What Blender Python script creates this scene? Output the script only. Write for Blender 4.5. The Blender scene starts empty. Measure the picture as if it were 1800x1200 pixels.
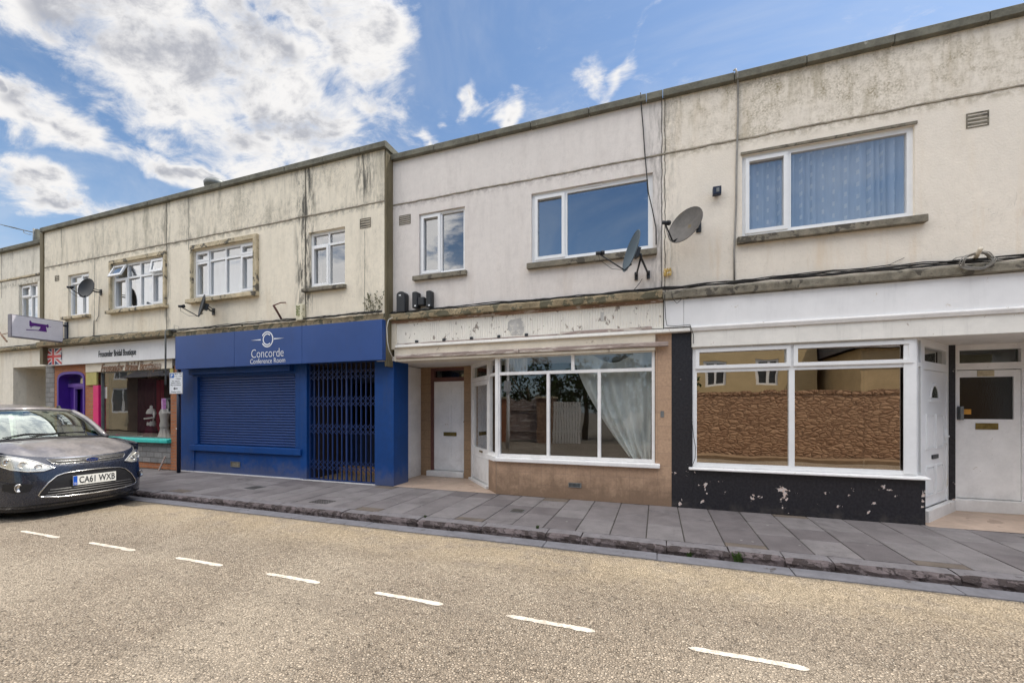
import bpy, bmesh, math, random
from mathutils import Vector, Matrix
random.seed(7)
R = math.radians
sc = bpy.context.scene
COL = sc.collection
# ---------------------------------------------------------------- survey of the place (metres)
D, H, F, CX, HY = 6.797, 1.5, 728.0, 900.0, 718.0
A = R(19.3)
RZ = -0.10                                   # road level, pavement is 0
def PX(px, Y=0.0):
    return (Y + D) * math.tan(math.atan((px - CX) / F) - A)
def PZ(px, py, Y=0.0):
    t = math.atan((px - CX) / F) - A
    return H + (HY - py) / F * (Y + D) / math.cos(t) * math.cos(t + A)
def rect(l, r, tl, tr, bl, br, Y=0.0):
    return PX(l, Y), PX(r, Y), (PZ(l, bl, Y) + PZ(r, br, Y)) / 2, (PZ(l, tl, Y) + PZ(r, tr, Y)) / 2
# ---------------------------------------------------------------- node helper
class NG:
    def __init__(s, tree):
        s.t = tree; s.n = tree.nodes; s.l = tree.links; s.n.clear()
    def node(s, typ, **kw):
        n = s.n.new(typ)
        for k, v in kw.items(): setattr(n, k, v)
        return n
    def put(s, sock, v):
        if hasattr(v, 'is_output') or isinstance(v, bpy.types.NodeSocket): s.l.new(v, sock)
        elif isinstance(v, (tuple, list)) and len(v) == 3 and sock.type == 'RGBA': sock.default_value = (*v, 1)
        else: sock.default_value = v
    def m(s, op, a, b=0.0, c=None, clamp=False):
        n = s.node('ShaderNodeMath', operation=op, use_clamp=clamp)
        s.put(n.inputs[0], a); s.put(n.inputs[1], b)
        if c is not None: s.put(n.inputs[2], c)
        return n.outputs[0]
    def mix(s, f, a, b, typ='MIX'):
        n = s.node('ShaderNodeMix', data_type='RGBA', blend_type=typ, clamp_factor=True)
        s.put(n.inputs['Factor'], f) if False else s.put(n.inputs[0], f)
        s.put(n.inputs[6], a); s.put(n.inputs[7], b)
        return n.outputs[2]
    def pos(s):
        g = s.node('ShaderNodeNewGeometry'); return g.outputs['Position']
    def xyz(s, v):
        n = s.node('ShaderNodeSeparateXYZ'); s.l.new(v, n.inputs[0]); return n.outputs
    def comb(s, x, y, z):
        n = s.node('ShaderNodeCombineXYZ')
        for i, v in enumerate((x, y, z)): s.put(n.inputs[i], v)
        return n.outputs[0]
    def scale(s, v, k):
        n = s.node('ShaderNodeVectorMath', operation='MULTIPLY'); s.l.new(v, n.inputs[0]); n.inputs[1].default_value = k; return n.outputs[0]
    def noise(s, v, sc_, det=4.0, rough=.55, dist=0.0, col=False):
        n = s.node('ShaderNodeTexNoise'); s.l.new(v, n.inputs['Vector'])
        n.inputs['Scale'].default_value = sc_; n.inputs['Detail'].default_value = det
        n.inputs['Roughness'].default_value = rough; n.inputs['Distortion'].default_value = dist
        return n.outputs['Color' if col else 'Fac']
    def vor(s, v, sc_, feat='F1', out='Distance', rnd=1.0):
        n = s.node('ShaderNodeTexVoronoi', feature=feat); s.l.new(v, n.inputs['Vector'])
        n.inputs['Scale'].default_value = sc_; n.inputs['Randomness'].default_value = rnd
        return n.outputs[out]
    def ramp(s, f, lo, hi, a=0.0, b=1.0):
        n = s.node('ShaderNodeMapRange', interpolation_type='SMOOTHSTEP', clamp=True)
        s.put(n.inputs[0], f); n.inputs[1].default_value = lo; n.inputs[2].default_value = hi
        n.inputs[3].default_value = a; n.inputs[4].default_value = b
        return n.outputs[0]
    def bump(s, h, st=.3, dist=.01, nrm=None):
        n = s.node('ShaderNodeBump'); s.put(n.inputs['Height'], h)
        n.inputs['Strength'].default_value = st; n.inputs['Distance'].default_value = dist
        if nrm is not None: s.l.new(nrm, n.inputs['Normal'])
        return n.outputs[0]
    def pbr(s, col, rough=.8, nrm=None, metal=0.0, spec=.4, **kw):
        b = s.node('ShaderNodeBsdfPrincipled'); o = s.node('ShaderNodeOutputMaterial')
        s.put(b.inputs['Base Color'], col); s.put(b.inputs['Roughness'], rough); s.put(b.inputs['Metallic'], metal)
        b.inputs['Specular IOR Level'].default_value = spec
        for k, v in kw.items(): s.put(b.inputs[k.replace('_', ' ')], v)
        if nrm is not None: s.l.new(nrm, b.inputs['Normal'])
        s.l.new(b.outputs[0], o.inputs[0]); return b
def newmat(name):
    m = bpy.data.materials.new(name); m.use_nodes = True
    return m, NG(m.node_tree)
def plain(name, col, rough=.7, var=.12, sc_=6.0, bsc=60, bst=.15, metal=0.0, spec=.4, patch=None, bd=.004, stretch=(1, 1, 1), gd=0.0, streak=0.0):
    """painted or raw surface: soft tonal variation, optional worn patches (colour, scale, threshold)"""
    m, g = newmat(name); p = g.scale(g.pos(), stretch)
    n1 = g.noise(p, sc_, 5, .6); n2 = g.noise(p, sc_ * 7, 3, .6)
    f = g.m('ADD', g.m('MULTIPLY', n1, .7), g.m('MULTIPLY', n2, .3))
    c = g.mix(g.ramp(f, .3, .7), tuple(x * (1 - var) for x in col), tuple(min(1, x * (1 + var)) for x in col))
    h = g.noise(p, bsc, 4, .6)
    if streak: c = g.mix(g.m('MULTIPLY', g.ramp(g.noise(g.scale(g.pos(), (7, 7, .7)), 1.3, 6, .7, .3), .50, .74), streak), c, tuple(v * .45 + .045 for v in col))
    if gd: c = g.mix(g.m('MULTIPLY', g.ramp(g.m('ADD', g.xyz(g.pos())[2], g.m('MULTIPLY', g.m('SUBTRACT', g.noise(g.pos(), 5, 6, .7), .5), .9)), .02, .42, 1, 0), gd), c, (.17, .15, .13))
    if patch:
        pc, ps, th = patch
        k = g.ramp(g.noise(p, ps, 6, .65, .3), th, th + .03)
        c = g.mix(k, c, pc); h = g.m('SUBTRACT', h, k)
    g.pbr(c, g.m('ADD', rough - .08, g.m('MULTIPLY', n2, .16)), g.bump(h, bst, bd), metal, spec)
    return m
def wallmat(name, base, zs, par=.9, low=.35, dirt=(.16, .15, .12), moss=(.2, .19, .11), joints=(), bsc=45, bst=.3, bd=.006, zb=3.2, cracks=.6, vs=1.0, rust=0.0, warm=(.60,.47,.30), sw=.65):
    """old painted render: grime running down in streaks, hairline cracks, dark joints"""
    m, g = newmat(name); p = g.pos(); x, y, z = g.xyz(p)
    s1 = g.noise(g.scale(p, (2.2 * vs, 2.2, .42 * vs)), 1.6, 6, .72, .4)      # long streaks
    s2 = g.noise(g.scale(p, (9, 9, 1.5)), 1.4, 5, .75, .3)            # thin streaks
    b1 = g.noise(p, .9, 6, .65); b2 = g.noise(p, 9, 6, .7); b3 = g.noise(p, 40, 3, .6)
    k = g.ramp(g.m('ADD', g.m('MULTIPLY', s1, .62), g.m('MULTIPLY', s2, .38)), .44, .72)
    blot = g.ramp(g.m('ADD', g.m('MULTIPLY', b1, .6), g.m('MULTIPLY', b2, .4)), .42, .68)
    above = g.ramp(z, zs - .02, zs + .02)
    amt = g.m('ADD', g.m('MULTIPLY', above, par - low), low)
    f = g.m('MULTIPLY', g.m('ADD', g.m('MULTIPLY', k, sw), g.m('MULTIPLY', g.m('MULTIPLY', blot, g.ramp(b3, .25, .75)), 1.25 - sw * .6)), amt, clamp=True)
    c = g.mix(g.ramp(b1, .3, .7), tuple(v * .94 for v in base), tuple(min(1, v * 1.05) for v in base))
    c = g.mix(g.m('MULTIPLY', g.ramp(b2, .35, .7), .18), c, tuple(v * .78 for v in base))
    c = g.mix(g.m('MULTIPLY', g.m('MULTIPLY', g.ramp(s1, .5, .8), .5), amt), c, moss)
    c = g.mix(f, c, dirt)
    edge = g.m('MULTIPLY', g.ramp(g.m('ABSOLUTE', g.m('SUBTRACT', z, zs - .03)), .0, .12, 1, 0), g.ramp(b2, .38, .62))
    c = g.mix(g.m('MULTIPLY', edge, .55), c, dirt)
    # rusty stains low on the render, above the ledge
    rs = g.m('MULTIPLY', g.ramp(g.noise(g.scale(p, (3, 3, .35)), 1.3, 5, .6), .52, .75), g.ramp(z, zb, zb + 1.3, 1, .25))
    c = g.mix(g.m('MULTIPLY', rs, .30 + rust), c, warm)
    # cracks
    w = g.noise(g.scale(p, (1, 1, .6)), 1.7, 5, .75, .6)
    ck = g.ramp(g.m('ABSOLUTE', g.m('SUBTRACT', w, .5)), 0, .0035, 1, 0)
    ck = g.m('MULTIPLY', g.m('MULTIPLY', ck, g.ramp(g.noise(p, .7, 2), .48, .6)), cracks)
    h = g.m('SUBTRACT', g.noise(p, bsc, 5, .65), g.m('MULTIPLY', ck, 1.5))
    c = g.mix(g.m('MULTIPLY', ck, .7), c, (.10, .09, .07))
    wob = g.m('MULTIPLY', g.m('SUBTRACT', g.noise(p, 5, 4), .5), .05)
    for (jx, z0, z1, wd, st) in joints:
        d = g.m('ABSOLUTE', g.m('SUBTRACT', g.m('ADD', x, wob), jx))
        ln = g.m('MULTIPLY', g.ramp(d, wd * .4, wd, 1, 0), g.m('MULTIPLY', g.ramp(z, z0 - .05, z0), g.ramp(z, z1, z1 + .05, 1, 0)))
        halo = g.m('MULTIPLY', g.m('MULTIPLY', g.ramp(d, wd, wd + .34, 1, 0), g.ramp(z, z0 - .05, z0 + .3)), g.m('MULTIPLY', g.ramp(s2, .40, .66), st))
        c = g.mix(g.m('MULTIPLY', halo, .75), c, (.12, .115, .10))
        c = g.mix(g.m('MULTIPLY', ln, .85), c, (.07, .065, .055))
        h = g.m('SUBTRACT', h, ln)
    g.pbr(c, .88, g.bump(h, bst, bd), 0, .25)
    return m
def glassmat(name, base=.25, tint=(.9, .93, .95), wav=.0008, wsc=2.0, gl=(1, 1, 1), power=3):
    m, g = newmat(name); p = g.pos()
    lw = g.node('ShaderNodeLayerWeight'); lw.inputs[0].default_value = .5
    f = g.m('POWER', lw.outputs['Facing'], power)
    f = g.m('ADD', base, g.m('MULTIPLY', f, 1 - base), clamp=True)
    nb = g.bump(g.noise(p, wsc, 2, .5), 1.0, wav)
    gg = g.node('ShaderNodeBsdfGlossy'); gg.inputs['Roughness'].default_value = .012; g.put(gg.inputs['Color'], gl); g.l.new(nb, gg.inputs['Normal'])
    tt = g.node('ShaderNodeBsdfTransparent'); g.put(tt.inputs[0], tint)
    mx = g.node('ShaderNodeMixShader'); g.put(mx.inputs[0], f); g.l.new(tt.outputs[0], mx.inputs[1]); g.l.new(gg.outputs[0], mx.inputs[2])
    o = g.node('ShaderNodeOutputMaterial'); g.l.new(mx.outputs[0], o.inputs[0])
    return m
def brickmat(name, c1, c2, mortar, bw, bh, ms=.012, rough=.85, axis='xz', bst=.6, off=.5, gd=0.0):
    m, g = newmat(name); x, y, z = g.xyz(g.pos())
    v = g.comb(g.m('ADD', x, y) if axis == 'xz' else x, z if axis == 'xz' else y, 0.0)
    b = g.node('ShaderNodeTexBrick', offset=off, squash=1.0)
    g.l.new(v, b.inputs['Vector']); b.inputs['Scale'].default_value = 1
    g.put(b.inputs['Color1'], c1); g.put(b.inputs['Color2'], c2); g.put(b.inputs['Mortar'], mortar)
    b.inputs['Brick Width'].default_value = bw; b.inputs['Row Height'].default_value = bh; b.inputs['Mortar Size'].default_value = ms
    b.inputs['Mortar Smooth'].default_value = .3
    n = g.noise(g.pos(), 25, 5, .7); n2 = g.noise(g.pos(), 3, 4, .6)
    c = g.mix(g.m('MULTIPLY', g.ramp(n, .35, .7), .45), b.outputs[0], tuple(v * .55 for v in c1))
    c = g.mix(g.m('MULTIPLY', g.ramp(n2, .4, .7), .3), c, tuple(v * .8 for v in c2))
    if gd: c = g.mix(g.m('MULTIPLY', g.ramp(g.m('ADD', z, g.m('MULTIPLY', g.m('SUBTRACT', g.noise(g.pos(), 4, 6, .7), .5), 1.1)), .05, .55, 1, 0), gd), c, tuple(v * .35 for v in c1))
    h = g.m('ADD', g.m('MULTIPLY', b.outputs['Fac'], -1.0), g.m('MULTIPLY', n, .5))
    g.pbr(c, rough, g.bump(h, bst, .008), 0, .3)
    return m
# ---------------------------------------------------------------- mesh helper
class MB:
    def __init__(s): s.v = []; s.f = []; s.mi = []; s.cur = 0; s.sm = []; s.smooth = False
    def add(s, vs, fs):
        o = len(s.v); s.v += [tuple(v) for v in vs]
        for f in fs: s.f.append([o + i for i in f]); s.mi.append(s.cur); s.sm.append(s.smooth)
    def box(s, x0, x1, y0, y1, z0, z1):
        if x0 > x1: x0, x1 = x1, x0
        if y0 > y1: y0, y1 = y1, y0
        if z0 > z1: z0, z1 = z1, z0
        s.add([(x0, y0, z0), (x1, y0, z0), (x1, y1, z0), (x0, y1, z0), (x0, y0, z1), (x1, y0, z1), (x1, y1, z1), (x0, y1, z1)],
              [(0, 3, 2, 1), (4, 5, 6, 7), (0, 1, 5, 4), (1, 2, 6, 5), (2, 3, 7, 6), (3, 0, 4, 7)])
        return s
    def obox(s, c, ax, ay, az):                # oriented box: centre + three half-axis vectors
        c = Vector(c); ax = Vector(ax); ay = Vector(ay); az = Vector(az)
        vs = [c + i * ax + j * ay + k * az for k in (-1, 1) for (i, j) in ((-1, -1), (1, -1), (1, 1), (-1, 1))]
        s.add(vs, [(0, 3, 2, 1), (4, 5, 6, 7), (0, 1, 5, 4), (1, 2, 6, 5), (2, 3, 7, 6), (3, 0, 4, 7)]); return s
    def slab(s, x0, x1, z0, z1, y0, y1, holes=(), T=None):
        """upright slab in XZ between y0 (front) and y1 with rectangular holes; T maps (x,y,z)"""
        T = T or (lambda x, y, z: (x, y, z))
        xs = sorted(set([x0, x1] + [min(max(h[i], x0), x1) for h in holes for i in (0, 1)]))
        zs = sorted(set([z0, z1] + [min(max(h[i], z0), z1) for h in holes for i in (2, 3)]))
        def inh(cx, cz): return any(h[0] < cx < h[1] and h[2] < cz < h[3] for h in holes)
        for a, b in zip(xs, xs[1:]):
            for c, d in zip(zs, zs[1:]):
                if b - a < 1e-6 or d - c < 1e-6 or inh((a + b) / 2, (c + d) / 2): continue
                s.add([T(a, y0, c), T(b, y0, c), T(b, y0, d), T(a, y0, d)], [(0, 1, 2, 3)])
                s.add([T(a, y1, c), T(b, y1, c), T(b, y1, d), T(a, y1, d)], [(3, 2, 1, 0)])
        def ring(a, b, c, d, inv):
            q = [(a, c), (b, c), (b, d), (a, d)]
            for i in range(4):
                (ax, az), (bx, bz) = q[i], q[(i + 1) % 4]
                f = [T(ax, y0, az), T(bx, y0, bz), T(bx, y1, bz), T(ax, y1, az)]
                s.add(f, [(0, 1, 2, 3)] if inv else [(3, 2, 1, 0)])
        ring(x0, x1, z0, z1, False)
        for h in holes:
            a, b, c, d = max(h[0], x0), min(h[1], x1), max(h[2], z0), min(h[3], z1)
            ring(a, b, c, d, True)
        return s
    def prism(s, poly, y0, y1, T=None):        # polygon in (x,z) extruded in y
        T = T or (lambda x, y, z: (x, y, z)); n = len(poly)
        vs = [T(x, y0, z) for x, z in poly] + [T(x, y1, z) for x, z in poly]
        s.add(vs, [tuple(range(n)), tuple(range(2 * n - 1, n - 1, -1))] + [(i, i + n, (i + 1) % n + n, (i + 1) % n) for i in range(n)])
        return s
    def profx(s, prof, x0, x1):                # profile in (y,z) extruded along x
        n = len(prof); vs = [(x0, y, z) for y, z in prof] + [(x1, y, z) for y, z in prof]
        s.add(vs, [tuple(range(n))[::-1], tuple(range(n, 2 * n))] + [(i, (i + 1) % n, (i + 1) % n + n, i + n) for i in range(n)])
        return s
    def tube(s, pts, r, n=8, cap=True):
        pts = [Vector(p) for p in pts]; rings = []
        rr = r if isinstance(r, (list, tuple)) else [r] * len(pts)
        up = Vector((0, 0, 1)); prev = None
        for i, p in enumerate(pts):
            t = (pts[min(i + 1, len(pts) - 1)] - pts[max(i - 1, 0)])
            if t.length < 1e-9: t = Vector((0, 0, 1))
            t.normalize()
            a = prev if prev is not None else (up if abs(t.z) < .9 else Vector((1, 0, 0)))
            u = (a - t * a.dot(t))
            if u.length < 1e-6: u = t.orthogonal()
            u.normalize(); w = t.cross(u); prev = u
            rings.append([p + (u * math.cos(2 * math.pi * k / n) + w * math.sin(2 * math.pi * k / n)) * rr[i] for k in range(n)])
        vs = [v for rg in rings for v in rg]; fs = []
        for i in range(len(pts) - 1):
            for k in range(n): fs.append((i * n + k, i * n + (k + 1) % n, (i + 1) * n + (k + 1) % n, (i + 1) * n + k))
        if cap: fs += [tuple(range(n))[::-1], tuple((len(pts) - 1) * n + k for k in range(n))]
        o = s.smooth; s.smooth = n > 5; s.add(vs, fs); s.smooth = o; return s
    def lathe(s, prof, c=(0, 0, 0), n=20, M=None, sy=1.0):   # profile (r, z)
        vs = []; M = M or Matrix.Identity(3); c = Vector(c)
        for r, z in prof:
            for k in range(n):
                a = 2 * math.pi * k / n; vs.append(c + M @ Vector((r * math.cos(a), r * sy * math.sin(a), z)))
        fs = []
        for i in range(len(prof) - 1):
            for k in range(n): fs.append((i * n + k, i * n + (k + 1) % n, (i + 1) * n + (k + 1) % n, (i + 1) * n + k))
        o = s.smooth; s.smooth = True; s.add(vs, fs)
        s.add([vs[k] for k in range(n)], [tuple(range(n))[::-1]]); m_ = (len(prof) - 1) * n
        s.add([vs[m_ + k] for k in range(n)], [tuple(range(n))]); s.smooth = o; return s
    def grid(s, fn, nu, nv, wrap=False):
        vs = [fn(i / nu, j / nv) for j in range(nv + 1) for i in range(nu + 1)]
        fs = [(j * (nu + 1) + i, j * (nu + 1) + i + 1, (j + 1) * (nu + 1) + i + 1, (j + 1) * (nu + 1) + i) for j in range(nv) for i in range(nu)]
        o = s.smooth; s.smooth = True; s.add(vs, fs); s.smooth = o; return s
    def build(s, name, mats, parent=None, bevel=0.0, seg=2, thick=0.0, weld=False):
        me = bpy.data.meshes.new(name); me.from_pydata(s.v, [], s.f)
        for m in (mats if isinstance(mats, (list, tuple)) else [mats]): me.materials.append(m)
        me.polygons.foreach_set('material_index', s.mi); me.polygons.foreach_set('use_smooth', s.sm); me.update()
        if weld:
            bm = bmesh.new(); bm.from_mesh(me); bmesh.ops.remove_doubles(bm, verts=bm.verts, dist=1e-4); bmesh.ops.recalc_face_normals(bm, faces=bm.faces); bm.to_mesh(me); bm.free()
        ob = bpy.data.objects.new(name, me); COL.objects.link(ob)
        if parent:
            ob.parent = parent
            w = parent.location.copy(); q = parent.parent
            if q: w += q.location
            me.transform(Matrix.Translation(-w)) if not getattr(s, 'local', False) else None
        if thick: md = ob.modifiers.new('t', 'SOLIDIFY'); md.thickness = thick
        if bevel:
            md = ob.modifiers.new('b', 'BEVEL'); md.width = bevel; md.segments = seg; md.limit_method = 'ANGLE'; md.angle_limit = R(40)
            md.harden_normals = False
        return ob
def tag(o, label=None, cat=None, group=None, kind=None):
    if label: o['label'] = label
    if cat: o['category'] = cat
    if group: o['group'] = group
    if kind: o['kind'] = kind
    return o
def thing(name, label, cat, loc=(0, 0, 0), group=None, rz=0):
    o = bpy.data.objects.new(name, None); COL.objects.link(o); o.location = loc; o.rotation_euler.z = rz
    o.empty_display_size = .1
    return tag(o, label, cat, group)
def text_mb(body, x0, x1, z0, z1, y, T=None, shear=0.0, depth=.004, off=0.0, keep=False, bold=0.0):
    """lettering fitted to the box x0..x1, z0..z1 on the plane y, facing -Y"""
    cu = bpy.data.curves.new('lettering', 'FONT'); cu.body = body; cu.size = 1; cu.shear = shear; cu.extrude = 0; cu.offset = bold; cu.resolution_u = 3
    ob = bpy.data.objects.new('lettering', cu); COL.objects.link(ob)
    dg = bpy.context.evaluated_depsgraph_get(); me = bpy.data.meshes.new_from_object(ob.evaluated_get(dg))
    vs = [v.co.copy() for v in me.vertices]; fs = [list(p.vertices) for p in me.polygons]
    bpy.data.objects.remove(ob); bpy.data.curves.remove(cu); bpy.data.meshes.remove(me)
    ax = min(v.x for v in vs); bx = max(v.x for v in vs); ay = min(v.y for v in vs); by = max(v.y for v in vs)
    T = T or (lambda x, yy, z: (x, yy, z))
    sx = (x1 - x0) / (bx - ax); sz = (z1 - z0) / (by - ay)
    if keep: sx = sz = min(sx, sz)
    m = MB()
    pts = [(x0 + (v.x - ax) * sx, z0 + (v.y - ay) * sz) for v in vs]
    m.add([T(a, y, b) for a, b in pts], fs)
    m.add([T(a, y + depth, b) for a, b in pts], [f[::-1] for f in fs])
    return m
def join(*mbs):
    m = MB()
    for k in mbs:
        o = len(m.v); m.v += k.v; m.f += [[i + o for i in f] for f in k.f]; m.mi += k.mi; m.sm += k.sm
    return m
# ---------------------------------------------------------------- materials
YL = -0.20                                    # upper wall of the left block stands forward
ZS = 5.42                                     # string line
JX = lambda px: PX(px, YL)
M = {}
M['wall_far'] = wallmat('render_far', (.84, .79, .68), 5.25, .62, .30, joints=[(PX(3), 4.9, 6.7, .02, .3)])
M['wall_bridal'] = wallmat('render_bridal', (.87, .795, .65), ZS, .72, .22, joints=[(JX(293), 3.3, 6.9, .022, .8), (JX(166), 2.9, ZS, .012, .4), (JX(108), 5.9, 6.9, .01, .3)], rust=.25)
M['wall_conf'] = wallmat('render_conference', (.87, .795, .655), ZS, .78, .22, joints=[(JX(332), 5.2, 6.9, .015, .5), (JX(537), 3.4, 6.9, .03, 1.9), (JX(640), 5.5, 6.9, .004, 1.5), (JX(641), 3.4, 4.9, .008, .3)], rust=.25)
M['wall_mid'] = wallmat('render_grey', (.77, .72, .68), ZS, .26, .32, dirt=(.36, .32, .30), moss=(.42, .38, .35), bsc=60, bst=.18, cracks=.25, joints=[(PX(1163), 3.2, 6.6, .012, .7)], warm=(.55, .46, .38))
M['wall_right'] = wallmat('render_cream', (.85, .78, .68), ZS, 1.2, .12, dirt=(.30, .25, .16), moss=(.44, .37, .24), bsc=38, bst=.55, bd=.012, cracks=.25, vs=1.3, sw=.28, joints=[(PX(1169), 3.3, 6.6, .010, .5)], warm=(.66, .48, .28), rust=.22)
M['concrete'] = plain('coping_concrete', (.15, .145, .115), .9, .35, 5, 40, .5, patch=((.30, .29, .25), 6, .66), bd=.01)
M['brown_paint'] = plain('brown_painted_render', (.15, .125, .075), .8, .22, 5, 50, .3, stretch=(1, 1, .3))
M['string'] = plain('string_joint', (.26, .23, .18), .9, .4, 8, 50, .5)
M['sill'] = plain('sill_concrete', (.20, .18, .14), .9, .35, 9, 50, .5, patch=((.09, .08, .065), 5, .56))
M['sill_cream'] = plain('sill_cream', (.52, .44, .30), .85, .3, 7, 50, .4, patch=((.12, .11, .09), 6, .56))
M['upvc'] = plain('white_upvc', (.83, .84, .85), .35, .04, 3, 30, .03, patch=((.62, .60, .56), 5, .70))
M['paint_w'] = plain('white_gloss_paint', (.84, .83, .82), .45, .07, 4, 40, .12, patch=((.52, .47, .40), 9, .67), gd=.22)
M['paint_cream'] = plain('cream_paint', (.74, .67, .55), .6, .10, 3, 30, .12, patch=((.50, .43, .34), 8, .66))
M['paint_old'] = plain('dirty_white_paint', (.80, .78, .73), .6, .08, 1.6, 40, .2, patch=((.48, .42, .36), 9, .66), streak=.3)
M['flute'] = plain('peeling_white_paint', (.84, .81, .74), .6, .07, 2.5, 40, .2, patch=((.33, .29, .25), 10, .605), stretch=(1, 1, .7))
M['white_board'] = plain('white_sign_board', (.83, .83, .835), .35, .05, 1.2, 20, .03, patch=((.62, .56, .48), 5, .665), streak=.14)
M['grey_wood'] = plain('weathered_wood', (.34, .27, .24), .9, .35, 7, 30, .5, patch=((.62, .56, .50), 5, .54), stretch=(.35, 1, 3))
M['ledge'] = plain('ledge_mortar', (.30, .24, .15), .9, .4, 5, 40, .6, patch=((.13, .12, .08), 5, .52), bd=.01)
M['rust'] = plain('rusty_strip', (.28, .17, .11), .9, .4, 6, 40, .5, patch=((.5, .42, .35), 9, .56), stretch=(.4, 1, 2))
M['blue'] = plain('blue_shopfront_paint', (.004, .052, .215), .48, .15, 1.3, 25, .05, spec=.3, gd=.35, streak=.35)
M['blue2'] = plain('blue_sign_panel', (.019, .066, .240), .38, .10, .8, 15, .02, spec=.42, streak=.16)
M['gate_metal'] = plain('navy_gate_metal', (.014, .040, .150), .42, .12, 3, 60, .05, spec=.5)
M['blue_metal'] = plain('blue_metal', (.024, .060, .195), .38, .08, 2, 30, .02, spec=.45, streak=.3)
M['black_metal'] = plain('black_plastic', (.022, .024, .028), .45, .2, 5, 60, .08)
M['dark_post'] = plain('dark_post_paint', (.012, .02, .045), .4, .2, 6, 60, .1)
M['galv'] = plain('dull_galvanised', (.20, .21, .21), .5, .2, 9, 60, .1, metal=.4)
M['black_white'] = None
M['tile'] = brickmat('terracotta_tile', (.48, .32, .215), (.54, .365, .245), (.36, .25, .18), .205, .205, .0035, .45, bst=.25, off=0, gd=.75)
M['floor_tile'] = plain('porch_tiles', (.46, .35, .275), .6, .18, 3, 30, .15, patch=((.36, .27, .21), 3, .6))
M['brown_tile'] = brickmat('brown_pier', (.33, .22, .13), (.38, .25, .15), (.16, .11, .07), .205, .205, .004, .5, bst=.25, off=0)
M['brick'] = brickmat('orange_brick', (.42, .15, .07), (.50, .20, .09), (.32, .22, .16), .215, .072, .010)
M['stone_block'] = brickmat('grey_stone_block', (.23, .23, .23), (.34, .33, .32), (.16, .15, .14), .30, .14, .012, bst=1.0)
M['purple'] = plain('purple_paint', (.075, .022, .28), .4, .15, 4, 40, .08)
M['purple_l'] = plain('light_purple_paint', (.20, .11, .42), .4, .12, 4, 40, .08)
M['pink'] = plain('pink_paint', (.72, .015, .16), .4, .1, 3, 30, .05)
M['teal'] = plain('teal_paint', (.035, .55, .48), .4, .1, 4, 40, .08)
M['yellow_p'] = plain('yellow_green_paint', (.50, .44, .15), .6, .12, 5, 40, .1)
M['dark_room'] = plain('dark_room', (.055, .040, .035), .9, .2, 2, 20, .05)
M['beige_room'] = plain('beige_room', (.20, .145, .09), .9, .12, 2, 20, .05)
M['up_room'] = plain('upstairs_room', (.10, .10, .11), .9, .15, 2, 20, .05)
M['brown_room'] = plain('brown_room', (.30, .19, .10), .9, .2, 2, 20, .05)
M['ceil'] = plain('porch_ceiling', (.74, .71, .67), .8, .1, 3, 30, .1)
M['glass_up'] = glassmat('upstairs_glass', .30, (.80, .85, .9), .0012, 1.6)
M['glass_dark'] = glassmat('upstairs_dark_glass', .42, (.35, .4, .5), .0010, 1.2, (.80, .90, 1))
M['glass_shop'] = glassmat('shop_glass', .125, (.95, .95, .94), .0012, 1.4)
M['glass_brown'] = glassmat('bronze_film_glass', .45, (.35, .27, .20), .0026, 1.3, (1.0, .90, .78), 2)
M['glass_bridal'] = glassmat('bridal_glass', .06, (.95, .95, .94), .0010, 2)
M['glass_door'] = glassmat('door_glass', .10, (.5, .55, .5), .0010, 3)
M['brass'] = plain('old_brass', (.20, .15, .05), .4, .3, 20, 60, .1, metal=.8)
M['gold'] = plain('brass_knob', (.75, .50, .12), .25, .1, 20, 60, .1, metal=.9)
M['cable'] = plain('black_cable', (.025, .025, .025), .6, .4, 9, 60, .1)
M['cable_g'] = plain('grey_cable', (.28, .27, .25), .6, .2, 9, 60, .1)
M['cable_w'] = plain('white_cable', (.60, .57, .50), .6, .15, 9, 60, .1)
M['stain_strip'] = plain('dark_stained_frame', (.13, .055, .045), .5, .2, 5, 40, .1)
M['sign_white'] = plain('white_letters', (.85, .87, .90), .4, .02, 3, 30, .02)
M['ink'] = plain('dark_lettering', (.03, .035, .04), .5, .1, 9, 30, .02)
M['sign_grey'] = plain('grey_acrylic_sign', (.66, .64, .70), .35, .06, 4, 30, .03, patch=((.40, .38, .36), 7, .70))
# black painted wall with chipped plaster showing
def blackwall():
    m, g = newmat('chipped_black_paint'); p = g.pos(); x, y, z = g.xyz(p)
    n = g.noise(p, 5.0, 6, .62, .2); n2 = g.noise(p, 30, 4, .6); n3 = g.noise(p, 13, 5, .6)
    band = g.m('MULTIPLY', g.ramp(z, .03, .22), g.ramp(z, .42, .62, 1, 0))
    chip = g.ramp(g.m('ADD', n, g.m('MULTIPLY', band, .075)), .684, .692)
    small = g.m('MULTIPLY', g.ramp(n3, .70, .71), g.ramp(z, .55, .8, 1, .25))
    k = g.m('ADD', g.m('MULTIPLY', chip, g.ramp(z, .6, .75, 1, 0)), small, clamp=True)
    c = g.mix(g.ramp(n2, .3, .7), (.012, .012, .016), (.026, .025, .030))
    c = g.mix(g.m('MULTIPLY', g.ramp(z, .0, .16, .5, 0), g.ramp(g.noise(p, 8, 4), .4, .7)), c, (.09, .08, .07))
    c = g.mix(k, c, g.mix(g.ramp(n2, .4, .6), (.60, .56, .54), (.62, .47, .40)))
    g.pbr(c, g.m('ADD', .42, g.m('MULTIPLY', k, .4)), g.bump(g.m('SUBTRACT', g.m('MULTIPLY', n2, .3), k), .5, .006), 0, .4); return m
M['black_wall'] = blackwall()
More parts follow.
